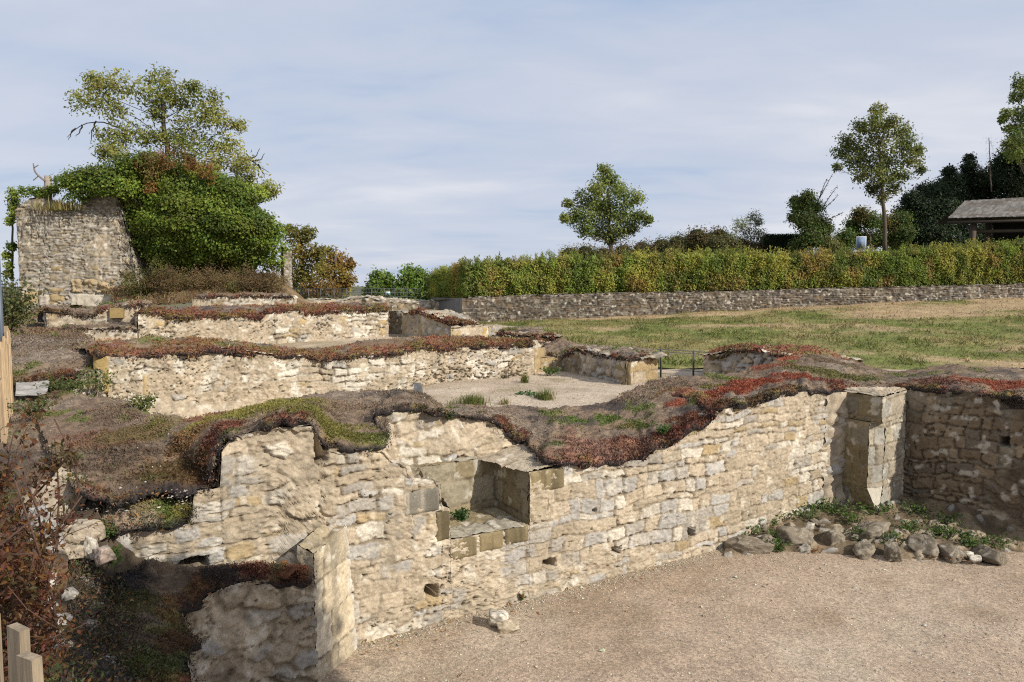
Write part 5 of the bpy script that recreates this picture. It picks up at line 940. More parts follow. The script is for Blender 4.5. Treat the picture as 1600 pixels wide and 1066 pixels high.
tree_px('shrub', 'pale feathery grey green bush left of the clipped dark hedge block', (1165, 405), 50, [(1142, 372, 12), (1158, 352, 13), (1178, 340, 11), (1172, 362, 16), (1188, 368, 11), (1155, 382, 14), (1182, 386, 12), (1186, 348, 7)], [(.5, (.19, .215, .11)), (.5, (.145, .175, .065))], .12, .07, 104, [(1165, 405), (1165, 375)], group=None, dens=42, sub=0, shell=.15, twigs=8)
base = W(1227, 400, 49); chd = thing('clipped_hedge', 'dark green clipped hedge block behind the long hedge', 'hedge', tuple(base)); n = 9000; u_ = rng.rand(n, 3); x0, x1 = W(1196, 395, 49)[0], W(1259, 395, 49)[0]; z0, z1 = base[2] - .3, W(1227, 366, 49)[2]
p = np.stack([x0 + (x1 - x0) * u_[:, 0], 49 + 1.4 * u_[:, 1] ** 3, z0 + (z1 - z0) * u_[:, 2] ** .6], 1); a = Acc(); leaves(a, p, .09, jitcol(np.tile((.022, .042, .014), (n, 1)), 5, .4), up=.5, seed=3); a.build('foliage', M_LEAF, chd, smooth=False)
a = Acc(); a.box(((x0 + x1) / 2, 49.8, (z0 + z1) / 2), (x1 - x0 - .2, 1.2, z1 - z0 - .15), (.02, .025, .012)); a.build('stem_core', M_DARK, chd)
iv = tree_px('ivy_bush', 'tall ivy covered bush with bare twigs sticking out of its top', (1268, 405), 48, [(1262, 308, 11), (1250, 322, 14), (1272, 325, 15), (1258, 345, 18), (1278, 350, 17), (1268, 372, 20), (1288, 378, 16), (1300, 388, 15), (1248, 388, 14), (1240, 340, 8), (1242, 312, 6), (1290, 358, 12)], [(.4, (.08, .13, .022)), (.3, (.13, .19, .03)), (.3, (.17, .15, .045))], .15, .12, 105, [(1268, 408), (1266, 350), (1264, 315)], group=None, dens=70, sub=0, shell=.4, core=(.03, .035, .014))
for pts in [[(1275, 320), (1290, 292), (1301, 272)], [(1285, 325), (1298, 305), (1308, 292)], [(1280, 310), (1288, 288), (1292, 280)], [(1290, 345), (1305, 338), (1318, 332)], [(1250, 330), (1236, 318), (1228, 315)], [(1246, 350), (1232, 345), (1224, 346)], [(1284, 330), (1300, 315), (1310, 305)]]:
    a = Acc(); q = [W(x, y, 48) for x, y in pts]; a.tube(resamp(q, 7), np.linspace(.03, .012, 7), (.12, .10, .06), 4); t_ = rng.rand(40)[:, None]; leaves(a, q[0] + (q[-1] - q[0]) * t_ + rng.normal(size=(40, 3)) * .05, .09, jitcol(np.tile((.10, .11, .03), (40, 1)), 4), seed=9); a.build('bare_twig', M_LEAF, iv)
tree_px('shrub', 'mixed green bush with a rusty patch behind the info board', (1350, 405), 51, [(1322, 372, 16), (1335, 352, 15), (1345, 335, 13), (1362, 345, 16), (1388, 350, 18), (1408, 345, 16), (1345, 375, 18), (1372, 375, 18), (1400, 375, 18), (1318, 388, 14), (1415, 365, 14)], [(.45, (.09, .155, .028)), (.35, (.15, .21, .04)), (.2, (.2, .13, .045))], .17, .1, 106, [(1360, 408), (1360, 370)], group=None, dens=60, sub=0, shell=.4, core=(.03, .035, .014))
YW = [(.6, (.02, .036, .013)), (.4, (.032, .055, .018))]
tree_px('yew_tree', 'dark evergreen yew with a ragged sloping top left of the shelter roof', (1450, 400), 56, [(1425, 312, 14), (1445, 300, 15), (1415, 335, 18), (1440, 330, 22), (1465, 300, 18), (1470, 325, 24), (1425, 365, 24), (1455, 360, 28), (1410, 385, 20), (1485, 285, 16), (1490, 310, 24), (1495, 345, 28), (1440, 390, 24), (1480, 385, 26), (1515, 380, 24), (1483, 268, 8), (1530, 370, 24)], YW, .2, .2, 107, [(1455, 405), (1460, 330)], group='dark yews behind the shelter', dens=80, sub=0, shell=.5, spread=1.6, core=(.008, .011, .006))
tree_px('yew_tree', 'taller dark evergreen yew with a pointed tip above the shelter roof', (1540, 400), 58, [(1515, 248, 7), (1514, 262, 11), (1512, 282, 16), (1530, 278, 14), (1520, 310, 24), (1545, 290, 22), (1560, 265, 16), (1575, 250, 18), (1590, 235, 16), (1575, 285, 24), (1600, 270, 26), (1550, 325, 26), (1590, 315, 28), (1620, 300, 30), (1610, 250, 22), (1560, 355, 28), (1600, 350, 28), (1640, 340, 30), (1650, 280, 34), (1690, 310, 40)], YW, .2, .22, 108, [(1545, 408), (1540, 330), (1530, 270)], group='dark yews behind the shelter', dens=80, sub=0, shell=.5, spread=1.6, core=(.008, .011, .006))
tree_px('broadleaf_tree', 'tall leafy tree cut by the right edge above the shelter', (1640, 400), 53, [(1592, 130, 10), (1605, 140, 16), (1588, 152, 10), (1572, 178, 8), (1590, 182, 13), (1566, 188, 6), (1605, 178, 18), (1580, 200, 9), (1595, 212, 16), (1612, 205, 22), (1575, 225, 9), (1590, 238, 16), (1640, 160, 34), (1650, 220, 40), (1640, 120, 24), (1700, 180, 50)], LT, .2, .25, 109, [(1645, 405), (1640, 300), (1630, 180)], group=None, dens=34, shell=.3, twigs=6)
a = tree_px('sapling', 'thin bare sapling rising over the dark yews', (1548, 300), 54, [(1545, 222, 9), (1550, 238, 9)], [(1, (.10, .095, .05))], .07, .04, 110, [(1549, 300), (1547, 260), (1545, 215)], group=None, dens=4, twigs=14)
# ================================================================== BUILT THINGS AT THE BACK
# shelter with shingle roof
hb0 = W(1500, 400, 45); hut = thing('shelter', 'open wooden shelter with a grey shingle roof in front of the dark yews', 'shelter', tuple(hb0))
e0, e1 = W(1479, 344.5, 44), W(1790, 337, 43.2); r0, r1 = W(1507, 316, 46.6), W(1790, 300, 45.8)
def shingle(u, v, s):
    row = np.floor(v / .34); fr = v / .34 - row; cell = np.floor(u / .16 + .5 * (row % 2) + .3 * h2(row, row * 0, 3)); r_ = h2(cell, row, 5)
    edge = np.abs((u / .16 + .5 * (row % 2) + .3 * h2(row, row * 0, 3)) % 1 - .5)
    h = .13 * (1 - fr) + .03 * r_ - .03 * ss(edge, .44, .5)
    c = lerp(np.array((.085, .08, .075)), np.array((.22, .21, .195)), r_ * .8 + .2 * ss(fbm(u * 2, v * 2, 6, 3), -.3, .4)); c = lerp(c, np.array((.09, .075, .06)), ss(fbm(u * .6, v * 3, 8, 3), .2, .6) * .6)
    return h, c
a = Acc(); sheet(a, [e0, e1], [r0, r1], shingle, .035, mode='ledge', seed=3); a.build('roof', M_ROOF, hut)
a = Acc(); back = [r0 + np.array((-.4, 2.6, -1.1)), r1 + np.array((0, 2.6, -1.1))]; sheet(a, [r0, r1], back, shingle, .1, mode='ledge', seed=4); a.build('rear_roof', M_ROOF, hut)
a = Acc(); lo = [e0 + np.array((.12, .1, -.12)), e1 + np.array((0, .1, -.12))]; a.tube(lo, .09, (.05, .04, .03), 6); a.build('eaves_beam', M_WOOD, hut)
for px, Y in ((1521, 44.4), (1625, 44.2), (1545, 47.6)):
    a = Acc(); p_ = W(px, 344, Y); a.box((p_[0], Y, (p_[2] + 2.9) / 2 + .3), (.26, .26, p_[2] - 3.2), (.075, .055, .04)); a.build('post', M_WOOD, hut)
a = Acc(); p0, p1 = W(1522, 362, 44.6), W(1625, 360, 44.4); a.tube([p0, p1], .11, (.085, .065, .045), 6); a.build('rail', M_WOOD, hut)
a = Acc(); bw = W(1600, 372, 48); a.box((bw[0] + 2.5, 48, bw[2]), (9, .15, 2.2), (.03, .024, .018)); a.build('rear_wall', M_WOOD, hut)
# info board
b0 = W(1346, 398, 44.5); ib = thing('info_board', 'white framed info board standing behind the long hedge', 'info board', tuple(b0)); ctr = W(1345.5, 380, 44.5)
a = Acc(); a.box(ctr, (.60, .05, .80), (.42, .44, .46)); a.build('frame', M_PLAIN, ib)
a = Acc(); a.box(ctr + (0, -.032, .02), (.48, .012, .66), (.16, .22, .32)); a.build('panel', M_PLAIN, ib)
a = Acc(); a.box(ctr + (.04, -.043, -.1), (.24, .01, .3), (.12, .15, .19)); a.build('picture', M_PLAIN, ib)
for sx in (-.25, .25): a = Acc(); a.tube([ctr + (sx, .03, -1.5), ctr + (sx, .03, -.38)], .03, (.5, .52, .54), 6); a.build('post', M_METAL, ib)
tb = W(1258, 399, 48); lbx = thing('small_sign', 'tiny pale plate on a peg beside the clipped dark hedge block', 'sign', tuple(tb)); a = Acc(); a.box(W(1257, 396.5, 47.4), (.42, .05, .14), (.5, .5, .52)); a.build('plate', M_PLAIN, lbx); a = Acc(); a.tube([W(1257, 412, 47.45), W(1257, 397, 47.45)], .025, (.2, .2, .2), 5); a.build('peg', M_METAL, lbx)
# wire fence at the far edge with its sign
fz = W(468, 470, 42); wf = thing('wire_fence', 'thin grey wire fence along the far edge of the ruins', 'fence', tuple(fz)); FC = (.09, .10, .10)
xs = [462, 482, 501, 522, 541, 560, 580, 600, 617, 636, 655]
for x in xs:
    a = Acc(); a.tube([W(x, 473, 42), W(x, 451, 42)], .02, FC, 5); a.build('post', M_METAL, wf)
a = Acc()
for y in (451, 457, 463, 468): a.tube([W(458, y, 42), W(658, y + .5, 42)], .012, FC, 4)
for x in np.arange(460, 657, 2.4): a.tube([W(x, 451, 42), W(x, 469, 42)], .006, FC, 3)
a.build('wire_mesh', M_METAL, wf)
sg = thing('fence_sign', 'small white and teal sign hanging on the far wire fence', 'sign', tuple(W(606, 458, 41.9))); a = Acc(); c_ = W(606, 458.5, 41.92); a.box(c_, (.26, .02, .2), (.65, .68, .68)); a.build('plate', M_PLAIN, sg); a = Acc(); a.box(c_ + (.04, -.014, -.02), (.16, .01, .11), (.06, .33, .36)); a.build('teal_field', M_PLAIN, sg)
lf_ = thing('iron_fence', 'dark iron fence left of the tower stump', 'fence', tuple(W(14, 462, 41)))
a = Acc(); a.tube([W(-30, 444, 41), W(28, 444, 41)], .025, (.04, .045, .05), 4); a.build('top_rail', M_METAL, lf_); a = Acc(); a.tube([W(-30, 457, 41), W(28, 457, 41)], .02, (.04, .045, .05), 4); a.build('bottom_rail', M_METAL, lf_)
for x in np.arange(-30, 29, 3.4): a = Acc(); a.tube([W(x, 461, 41), W(x, 441, 41)], .014 if round(x * 10) % 102 else .03, (.04, .045, .05), 4); a.build('bar', M_METAL, lf_)
# railing on the path
rb = W(1034, 596, 18.3); rl = thing('iron_railing', 'dark iron railing with two thin bars across the path by the lawn', 'railing', tuple(rb)); IC = (.055, .06, .065)
pts = [(1033, 545, 18.2), (1084, 548, 18.5), (1118, 551, 18.7)]
for x, y, d in pts[:2]: t_ = W(x, y, d); a = Acc(); a.tube([(t_[0], t_[1], 1.48), t_], .024, IC, 6); a.build('post', M_METAL, rl)
for dz in (0.0, -.06):
    a = Acc(); q = [W(1027, 545, 18.1) + (0, 0, dz - .02)] + [W(*p_) + (0, 0, dz - .015) for p_ in pts]; a.tube(q, .011, IC, 5); a.build('bar', M_METAL, rl)
a = Acc(); q = [W(1027, 545, 18.1) + (0, 0, -.52)] + [W(*p_) + (0, 0, -.52) for p_ in pts]; a.tube(q, .008, IC, 5); a.build('bar', M_METAL, rl)
gp = W(2, 525, 10); gpo = thing('metal_post', 'slim grey metal post at the left edge behind the wooden picket fence', 'post', (gp[0], 10, 2.0)); a = Acc(); a.tube([(gp[0], 10, 2.0), (gp[0], 10, W(2, 393, 10)[2])], .036, (.08, .10, .13), 10); a.tube([(gp[0], 10, W(2, 393, 10)[2]), (gp[0], 10, W(2, 392, 10)[2])], .042, (.08, .10, .13), 10); a.build('shaft', M_METAL, gpo)

# ================================================================== PICKET FENCE IN THE FOREGROUND
WC = np.array((.40, .29, .175)); pk = thing('picket_fence', 'split wood picket fence wired together along the left edge', 'fence', (-3.2, 5, 2.0)); r_ = np.random.RandomState(12)
def picket(px, Y, top, w, rz, i):
    p_ = W(px, 600, Y); zt_ = W(px, top, Y)[2]; a = Acc(); H = zt_ - 1.95; a.box((p_[0], Y, 1.95 + H / 2), (w, .022, H), WC * r_.uniform(.8, 1.15) if Y > 3 else np.array((.27, .215, .15)) * r_.uniform(.9, 1.1), rz, .93, r_.normal() * .015); a.build('picket', M_WOOD, pk, smooth=False)
for i, (px, Y, top, w) in enumerate([(2, 1.52, 982, .058), (30, 1.40, 1022, .052), (-40, 1.62, 960, .05)]): picket(px, Y, top, w, -.55 + .1 * i, i)
for i, Y in enumerate(np.linspace(8.3, 11.0, 22)): picket(np.interp(Y, [8.3, 9.5, 11], [2, 11, 17]) + r_.normal() * 1.2, Y, 445 + (80 + 6 * r_.normal()) * 10 / Y, .05, r_.normal() * .3, i)
for h_ in (.25, .8):
    a = Acc(); ys = np.linspace(8.2, 11.1, 30); a.tube([W(np.interp(Y, [8.3, 9.5, 11], [2, 11, 17]) + (1.2 if k % 2 else -1.2), 600, Y) * (1, 1, 0) + np.array((0, 0, 1.95 + h_)) for k, Y in enumerate(ys)], .005, (.2, .19, .18), 4); a.build('wire', M_METAL, pk)

# ================================================================== STONES
def rock(name, label, cat, c, size, col, seed, group=None, rough=.22, flat=.0, rz=0.0, parts=None):
    r_ = np.random.RandomState(seed); nu, nv = 72, 44; th, ph = np.meshgrid(np.linspace(0, 2 * np.pi, nu), np.linspace(-np.pi / 2, np.pi / 2, nv))
    d = np.stack([np.cos(th) * np.cos(ph), np.sin(th) * np.cos(ph), np.sin(ph)], -1)
    # cut a ball by random planes: broken, angular faces
    rad = (np.abs(d[..., 0]) ** 7 + np.abs(d[..., 1]) ** 7 + np.abs(d[..., 2]) ** 7) ** (-1 / 7.)
    for k in range(12):
        n_ = r_.normal(size=3); n_ /= np.linalg.norm(n_); q = r_.uniform(.62, 1.0); dn = d @ n_; rad = np.minimum(rad, np.where(dn > .05, q / np.maximum(dn, .05), 9))
    rad = rad * (1 + .02 * np.sign(np.sin(d[..., 2] * rad * 9 + 3 * fbm(d[..., 0] * 1.5, d[..., 1] * 1.5, seed + 6, 3))) * ss(fbm(d[..., 0] * 2, d[..., 1] * 2 + d[..., 2], seed + 7, 2), -.2, .3) + rough * .3 * fbm(d[..., 0] * 2.3 + d[..., 2] * 1.1 + seed, d[..., 1] * 2.3 + d[..., 2], seed, 4) + .03 * fbm(d[..., 0] * 8 + d[..., 2] * 5, d[..., 1] * 8 - d[..., 2] * 4, seed + 3, 4))
    P = d * rad[..., None] * np.array(size) / 2; P = P @ np.array(Matrix.Rotation(rz, 3, 'Z')).T
    C = np.asarray(col) * (1 + .25 * fbm(d[..., 0] * 3 + d[..., 2] * 2, d[..., 1] * 3, seed + 1, 4))[..., None]; C = lerp(C, np.asarray(col) * np.array((.55, .53, .5)), ss(fbm(d[..., 0] * 2 - d[..., 2], d[..., 1] * 2 + 5, seed + 2, 4), .1, .6) * .7)
    C = lerp(C, PALE * .9, ss(fbm(d[..., 0] * 6, d[..., 1] * 6 + d[..., 2] * 5, seed + 9, 3), .3, .6) * .35); C = lerp(C, np.array((.10, .075, .05)), ss(fbm(d[..., 0] * 3 + d[..., 2] * 4, d[..., 1] * 3, seed + 10, 4), .2, .6) * .45)
    c = np.asarray(c, float); o_ = Acc().grid(P + c, C).build(name, M_STONE, origin=c); tag(o_, label, cat, group); return o_
gB = 'boulders edging the rubble mound'; BC = np.array((.20, .168, .125))
for k, (x, y, w, h, l, c) in enumerate([(1170, 848, .62, .36, 'long wedge shaped grey boulder at the left end of the rubble mound', BC * 1.1), (1202, 846, .28, .3, 'small brown boulder in a gap between the wedge and the overhanging block', BC), (1252, 838, .56, .46, 'large overhanging dark boulder in the middle of the mound edge', BC * .95), (1308, 838, .40, .52, 'tall upright split boulder right of the large overhanging one', BC * 1.05),
        (1362, 826, .52, .36, 'rounded boulder partly buried behind a green weed on the mound', BC * 1.1), (1352, 856, .36, .30, 'low grey boulder at the mound edge with weeds on both sides', BC * 1.15), (1398, 860, .34, .28, 'small squarish boulder in the right half of the mound edge', BC), (1446, 850, .62, .36, 'broad cracked boulder in the right half of the mound edge', BC * .9), (1490, 858, .4, .3, 'dark boulder half in shade behind the white stones', BC * .8), (1550, 862, .5, .3, 'shaded boulder near the right edge of the mound', BC * .75)]):
    z = .10 if y > 835 else .18; p_ = Wz(x, y + 4, z) + np.array((0, .06, -.03)); rock('boulder', l, 'boulder', p_, (w * 1.12, w * .8, h * .84), c, 500 + k, gB, rz=.2 * k)
for k in range(26):
    r_ = np.random.RandomState(900 + k); x = r_.uniform(1150, 1580); y = 856 - 52 * r_.rand() + (x > 1450) * 4; p_ = Wz(x, y, .06 + .12 * (868 - y) / 60); sz_ = r_.uniform(.09, .22); rock('rubble_stone', 'brownish rubble stone half sunk among the weeds of the mound', 'stone', p_, (sz_, sz_ * .8, sz_ * .6), BC * r_.uniform(.8, 1.5), 930 + k, 'half sunk stones of the rubble mound', rz=k)
for k, (x, y, s, l) in enumerate([(1512, 866, .16, 'white angular stone lying flat beside orange leaves at the mound edge'), (1524, 874, .17, 'white pointed stone leaning at the foot of the mound'), (1388, 766, .18, 'pale flat stone beside the foot of the pier'), (1262, 800, .13, 'small pale stone among weeds at the wall foot'), (1302, 786, .12, 'small pale stone against the pier foot on the left'), (1320, 792, .13, 'cream stone in front of the pier'), (1384, 799, .14, 'white stone in front of the right corner of the pier'), (1266, 822, .18, 'cream stone lying on top of the large overhanging boulder')]):
    rock('loose_stone', l, 'stone', Wz(x, y, .06 if y > 850 else .24), (s, s * .8, s * .6), PALE * .95, 540 + k, 'loose stones on the mound', rz=k)
fb = Wz(785, 985, .0); fs_ = thing('loose_block', 'broken limestone block lying on the gravel in front of the wall', 'stone', tuple(fb))
for nm, (x, y, z, s, c, sd_) in {'broken_half': (781, 966, .09, (.24, .2, .2), PALE, 561), 'lower_half': (792, 978, .05, (.26, .2, .15), TAN * 1.1, 562)}.items():
    o_ = rock(nm, None, None, Wz(x, y, z), s, c, sd_); ORG[o_] = ORG[fs_]; o_.location = np.array(o_.location) - fb; o_.parent = fs_
LS = [(196, 849, .26, 'big cream stone on the left rubble slope'), (143, 858, .15, 'white upright pebble stone beside the big cream stone'), (205, 868, .14, 'reddish stone right of the white upright one')]
for k, (x, y, w, h, c, l) in enumerate([(128, 837, .30, .22, CREAM * .85, 'big cream stone on top of the left rubble slope'), (142, 857, .13, .22, PALE * .95, 'white upright stone beside the big cream one'), (163, 868, .20, .16, np.array((.42, .33, .27)), 'pinkish stone just right of the white upright one'), (108, 862, .26, .16, CREAM * .8, 'flat cream stone below the big cream one'), (96, 845, .2, .14, TAN, 'brownish stone at the left of the cream stones'), (112, 828, .22, .14, CREAM * .9, 'tan stone above the big cream one'), (78, 790, .5, .5, CREAM * .72, 'large pale rock face at the upper left behind the shrub'), (110, 765, .34, .45, CREAM * .75, 'upright pale rock above the left rubble slope'), (82, 855, .34, .42, BLUE * .85, 'blue grey flat rock beside the dark mat, behind the shrub'), (62, 820, .3, .3, BLUE * .9, 'bluish white rock behind the red shrub'), (48, 950, .3, .22, BLUE, 'bluish rock low behind the shrub'), (70, 915, .24, .16, GREY * 1.2, 'grey rock on the bank beside the dark mat'), (55, 1005, .28, .2, BLUE * .95, 'grey rock beside the front pickets'), (85, 975, .2, .14, GREY * 1.2, 'small grey rock next to the mat edge')]):
    Y = np.interp(y, [760, 870, 1010], [6.6, 5.7, 4.2]); rock('loose_stone', l, 'stone', W(x, y, Y), (w, w * .8, h), c, 570 + k, 'loose stones on the left bank', rz=k * .7)
# flat slab on the left terrace, rock beside it
sb = W(50, 612, 10.9); a = Acc(); sl0 = [W(24, 622, 11.0), W(60, 622, 11.0), W(74, 619, 11.1)]; sl1 = [W(26, 600, 12.4), W(50, 596, 12.7), (W(78, 600, 12.5))]
sheet(a, sl0, sl1, lambda u, v, s: (fbm(u * 2, v * 3, s, 4) * .05 + .05, np.clip(np.array((.33, .31, .28)) * (1 + .35 * fbm(u * 4, v * 9, s, 4))[..., None], .02, .8)), .04, mode='ledge', seed=601); tag(a.build('stone_slab', M_STONE), 'flat pale grey stone slab in the weeds beside the picket fence', 'stone slab')
fl_ = thing('dark_cloth_flap', 'grey piece of geotextile sticking up at the back of the left terrace mat', 'cloth', tuple(W(655, 612, 11.3))); a = Acc(); A_ = [W(644, 618, 11.3), W(662, 622, 11.3)]; sheet(a, A_, [W(648, 597, 11.6), W(658, 600, 11.6)], lambda u, v, s: (fbm(u * 5, v * 5, s, 3) * .05, np.full(u.shape + (3,), .11)), .03, seed=3); a.build('flap', M_MAT, fl_)

# ================================================================== PLANTS ON THE RUINS
def leafplant(name, label, cat, base, r, h, n, pal, leaf, seed, group=None, stems=8):
    rng = np.random.RandomState(seed); base = np.asarray(base, float); root = thing(name, label, cat, tuple(np.round(base, 3)), group); a = Acc(); st = Acc(); tips = []
    for k in range(stems):
        az = rng.rand() * 6.283; q = base + np.array((math.cos(az) * r * rng.uniform(.2, .9), math.sin(az) * r * rng.uniform(.2, .9), h * rng.uniform(.5, 1))); st.tube(bend(base + rng.normal(size=3) * (.02, .02, 0), q, rng, 5), np.linspace(.005, .002, 5), (.08, .09, .03), 4); tips.append(q)
    t_ = rng.rand(n)[:, None] ** .5; p = base + (np.array(tips)[rng.randint(0, stems, n)] - base) * t_ + rng.normal(size=(n, 3)) * (r * .22, r * .22, h * .12); p[:, 2] = np.maximum(p[:, 2], base[2] + .005)
    leaves(a, p, rng.uniform(.6, 1.2, n) * leaf, jitcol(palette(pal, n, rng), seed, .35), up=.4, asp=.6, face=np.array((.1, -.3, .5)), seed=seed); a.build('leaves', M_LEAF, root, smooth=False); tag(st.build('stems', M_LEAF, root), kind='stuff'); return root
WG = [(.5, (.07, .13, .022)), (.3, (.10, .17, .03)), (.2, (.13, .16, .04))]
leafplant('weed', 'dark green leafy weed growing on the floor of the niche', 'weed', PL.at(tn0 + .42, zf + .02, .52), .12, .13, 160, [(.6, (.035, .09, .02)), (.4, (.06, .12, .03))], .05, 1)
leafplant('weed', 'broad leaved green weed clump lying flat on the gravel court', 'weed', Wz(822, 623, 1.42), .34, .1, 200, [(.6, (.05, .12, .035)), (.4, (.10, .19, .06))], .10, 2, stems=12)
leafplant('weed', 'low green weed at the foot of the yellow step', 'weed', Wz(861, 586, 1.5), .25, .22, 160, WG, .07, 3)
leafplant('weed', 'leafy weed bush standing at the foot of the longest wall near the slab', 'weed', W(224, 642, 9.6), .2, .22, 260, [(.5, (.09, .13, .025)), (.5, (.17, .17, .04))], .05, 4)
leafplant('weed', 'wide trailing green weed patch between the slab and the upright stone', 'weed', W(112, 609, 11.9), .5, .18, 420, [(.5, (.07, .105, .025)), (.5, (.12, .13, .035))], .05, 5, stems=30)
leafplant('weed', 'dark green weed patch behind the stone slab', 'weed', W(45, 588, 13.6), .5, .22, 340, [(.5, (.07, .105, .025)), (.5, (.12, .13, .035))], .065, 6, stems=20)
leafplant('weed', 'upright weed with yellowing leaves in front of the upright stone', 'weed', W(158, 612, 12.9), .3, .4, 260, [(.5, (.09, .14, .03)), (.5, (.2, .19, .07))], .06, 7)
leafplant('weed', 'sprawling weed with reddish leaves beside the picket fence', 'weed', W(45, 650, 9.2), .4, .25, 300, [(.5, (.08, .12, .03)), (.5, (.15, .10, .04))], .05, 8)
leafplant('shrub', 'olive green shrub along the left edge beside the grey post', 'shrub', W(14, 520, 15.5), .7, 1.1, 1500, [(.5, (.09, .10, .03)), (.3, (.14, .13, .04)), (.2, (.06, .08, .02))], .09, 9, stems=24)
leafplant('weed', 'green creeping sprig hanging over the stone course on the left', 'weed', PL(168, 838, .1), .14, .1, 120, WG, .035, 10)
leafplant('weed', 'green fern like weed beside the pinkish stone', 'weed', W(176, 880, 5.9), .16, .12, 160, WG, .04, 11)
leafplant('weed', 'small dark weed hanging from the wall top above the rubble face', 'weed', PL2(703, 655, .05), .10, .10, 110, [(1, (.06, .08, .025))], .04, 12)
leafplant('weed', 'green tuft on the red mat just above the wall', 'weed', PL(1034, 678, -.15), .14, .12, 260, [(1, (.08, .15, .03))], .035, 13)
leafplant('weed', 'tiny weed with an orange leaf at the wall foot behind the loose block', 'weed', Wz(816, 937, .02), .07, .1, 40, [(.6, (.08, .11, .03)), (.4, (.25, .11, .03))], .04, 14)
grass_tuft('grass_tuft', 'large green and straw coloured grass tuft beside the long mat in the gravel court', 'grass', Wz(738, 637, 1.42), .32, .32, 420, GREENY, 21)
grass_tuft('grass_tuft', 'thin dry grass tuft right of the large one', 'grass', Wz(788, 638, 1.42), .26, .12, 90, STRAW, 22)
grass_tuft('grass_tuft', 'bushy grass tuft in the middle of the gravel court', 'grass', Wz(851, 626, 1.45), .30, .20, 260, GREENY, 23)
grass_tuft('grass_tuft', 'small upright grass tuft near the right end of the longest wall', 'grass', Wz(820, 598, 1.5), .28, .09, 110, GREENY, 24)
grass_tuft('grass_tuft', 'tiny brownish tuft against the longest wall', 'grass', Wz(789, 591, 1.5), .14, .10, 90, [(1, (.12, .11, .06))], 25)
grass_tuft('grass_tuft', 'dry straw tuft at the left edge of the gravel court beside the mat', 'grass', Wz(705, 640, 1.4), .2, .22, 120, STRAW, 26)
# weeds on the mound (ground cover)
a = Acc(); rng = np.random.RandomState(31); Pm = MP.reshape(-1, 3)
for (x, y, r, n) in [(1163, 832, .22, 260), (1190, 818, .25, 300), (1215, 808, .22, 260), (1245, 795, .25, 420), (1275, 788, .25, 420), (1210, 858, .16, 200), (1206, 845, .14, 140), (1260, 812, .2, 180), (1345, 842, .16, 220), (1332, 818, .14, 120), (1300, 800, .25, 200), (1395, 848, .16, 200), (1420, 830, .2, 160), (1470, 838, .18, 200), (1500, 845, .2, 260), (1520, 858, .16, 180), (1380, 800, .2, 160), (1430, 800, .25, 200), (1350, 800, .3, 160), (1480, 815, .25, 150), (1560, 855, .25, 200)]:
    z = .22
    n = int(n * .95)
    for _ in range(4): q = Wz(x, y, z); z = Pm[np.argmin(np.hypot(Pm[:, 0] - q[0], Pm[:, 1] - q[1])), 2]
    p = q + rng.normal(size=(n, 3)) * (r * .55, r * .4, .0) ; p[:, 2] = q[2] + rng.rand(n) ** 1.5 * .14
    leaves(a, p, rng.uniform(.03, .075, n), jitcol(palette([(.5, (.075, .13, .025)), (.3, (.11, .16, .035)), (.2, (.05, .10, .035))], n, rng), x, .35), up=.5, asp=.55, face=np.array((.1, -.3, .5)), seed=x)
tag(a.build('weeds', M_LEAF, smooth=False), 'green weeds scattered over the rubble mound below the pier', 'weeds', kind='stuff')
a = Acc()
for (x, y, r, n) in [(600, 605, .5, 300), (640, 603, .5, 300), (680, 600, .5, 260), (570, 610, .4, 200), (715, 600, .3, 120)]:
    q = Wz(x, y, 1.38); p = q + rng.normal(size=(n, 3)) * (r * .6, r * .5, 0); p[:, 2] = q[2] + rng.rand(n) ** 2 * .1
    leaves(a, p, rng.uniform(.03, .08, n), jitcol(palette([(.4, (.08, .12, .03)), (.4, (.15, .13, .06)), (.2, (.22, .10, .04))], n, rng), x, .35), up=.4, asp=.5, face=np.array((0, -.3, .5)), seed=x)
tag(a.build('ground_weeds', M_LEAF, smooth=False), 'low weeds along the foot of the longest wall', 'weeds', kind='stuff')
# fallen leaves
a = Acc(); pts = []
for (x, y, z, r, n) in [(1485, 870, .02, .22, 90), (1272, 862, .02, .1, 26), (1460, 866, .03, .25, 40), (800, 948, .01, .2, 14), (690, 985, .01, .4, 16), (600, 1015, .01, .3, 10), (235, 775, 1.98, .15, 14), (1000, 905, .01, 1.2, 10), (1200, 930, .01, 2.5, 16), (900, 1000, .01, 2.0, 14), (400, 890, 1.25, .3, 8), (200, 960, 1.28, .6, 16), (140, 725, 2.1, .4, 6), (190, 818, 1.8, .3, 30)]:
    p = Wz(x, y, z) + rng.normal(size=(n, 3)) * (r * .6, r * .45, .004); p[:, 2] = z + .015 + rng.rand(n) * .02; pts.append(p)
p = np.concatenate(pts); n = len(p); leaves(a, p, rng.uniform(.03, .065, n), jitcol(palette([(.5, (.30, .13, .03)), (.3, (.22, .12, .05)), (.2, (.34, .20, .05))], n, rng), 3, .3), up=.0, asp=.5, face=np.array((0, 0, 1.2)), seed=4)
tag(a.build('fallen_leaves', M_LEAF, smooth=False), 'orange fallen leaves scattered on the gravel and mats', 'fallen leaves', kind='stuff')
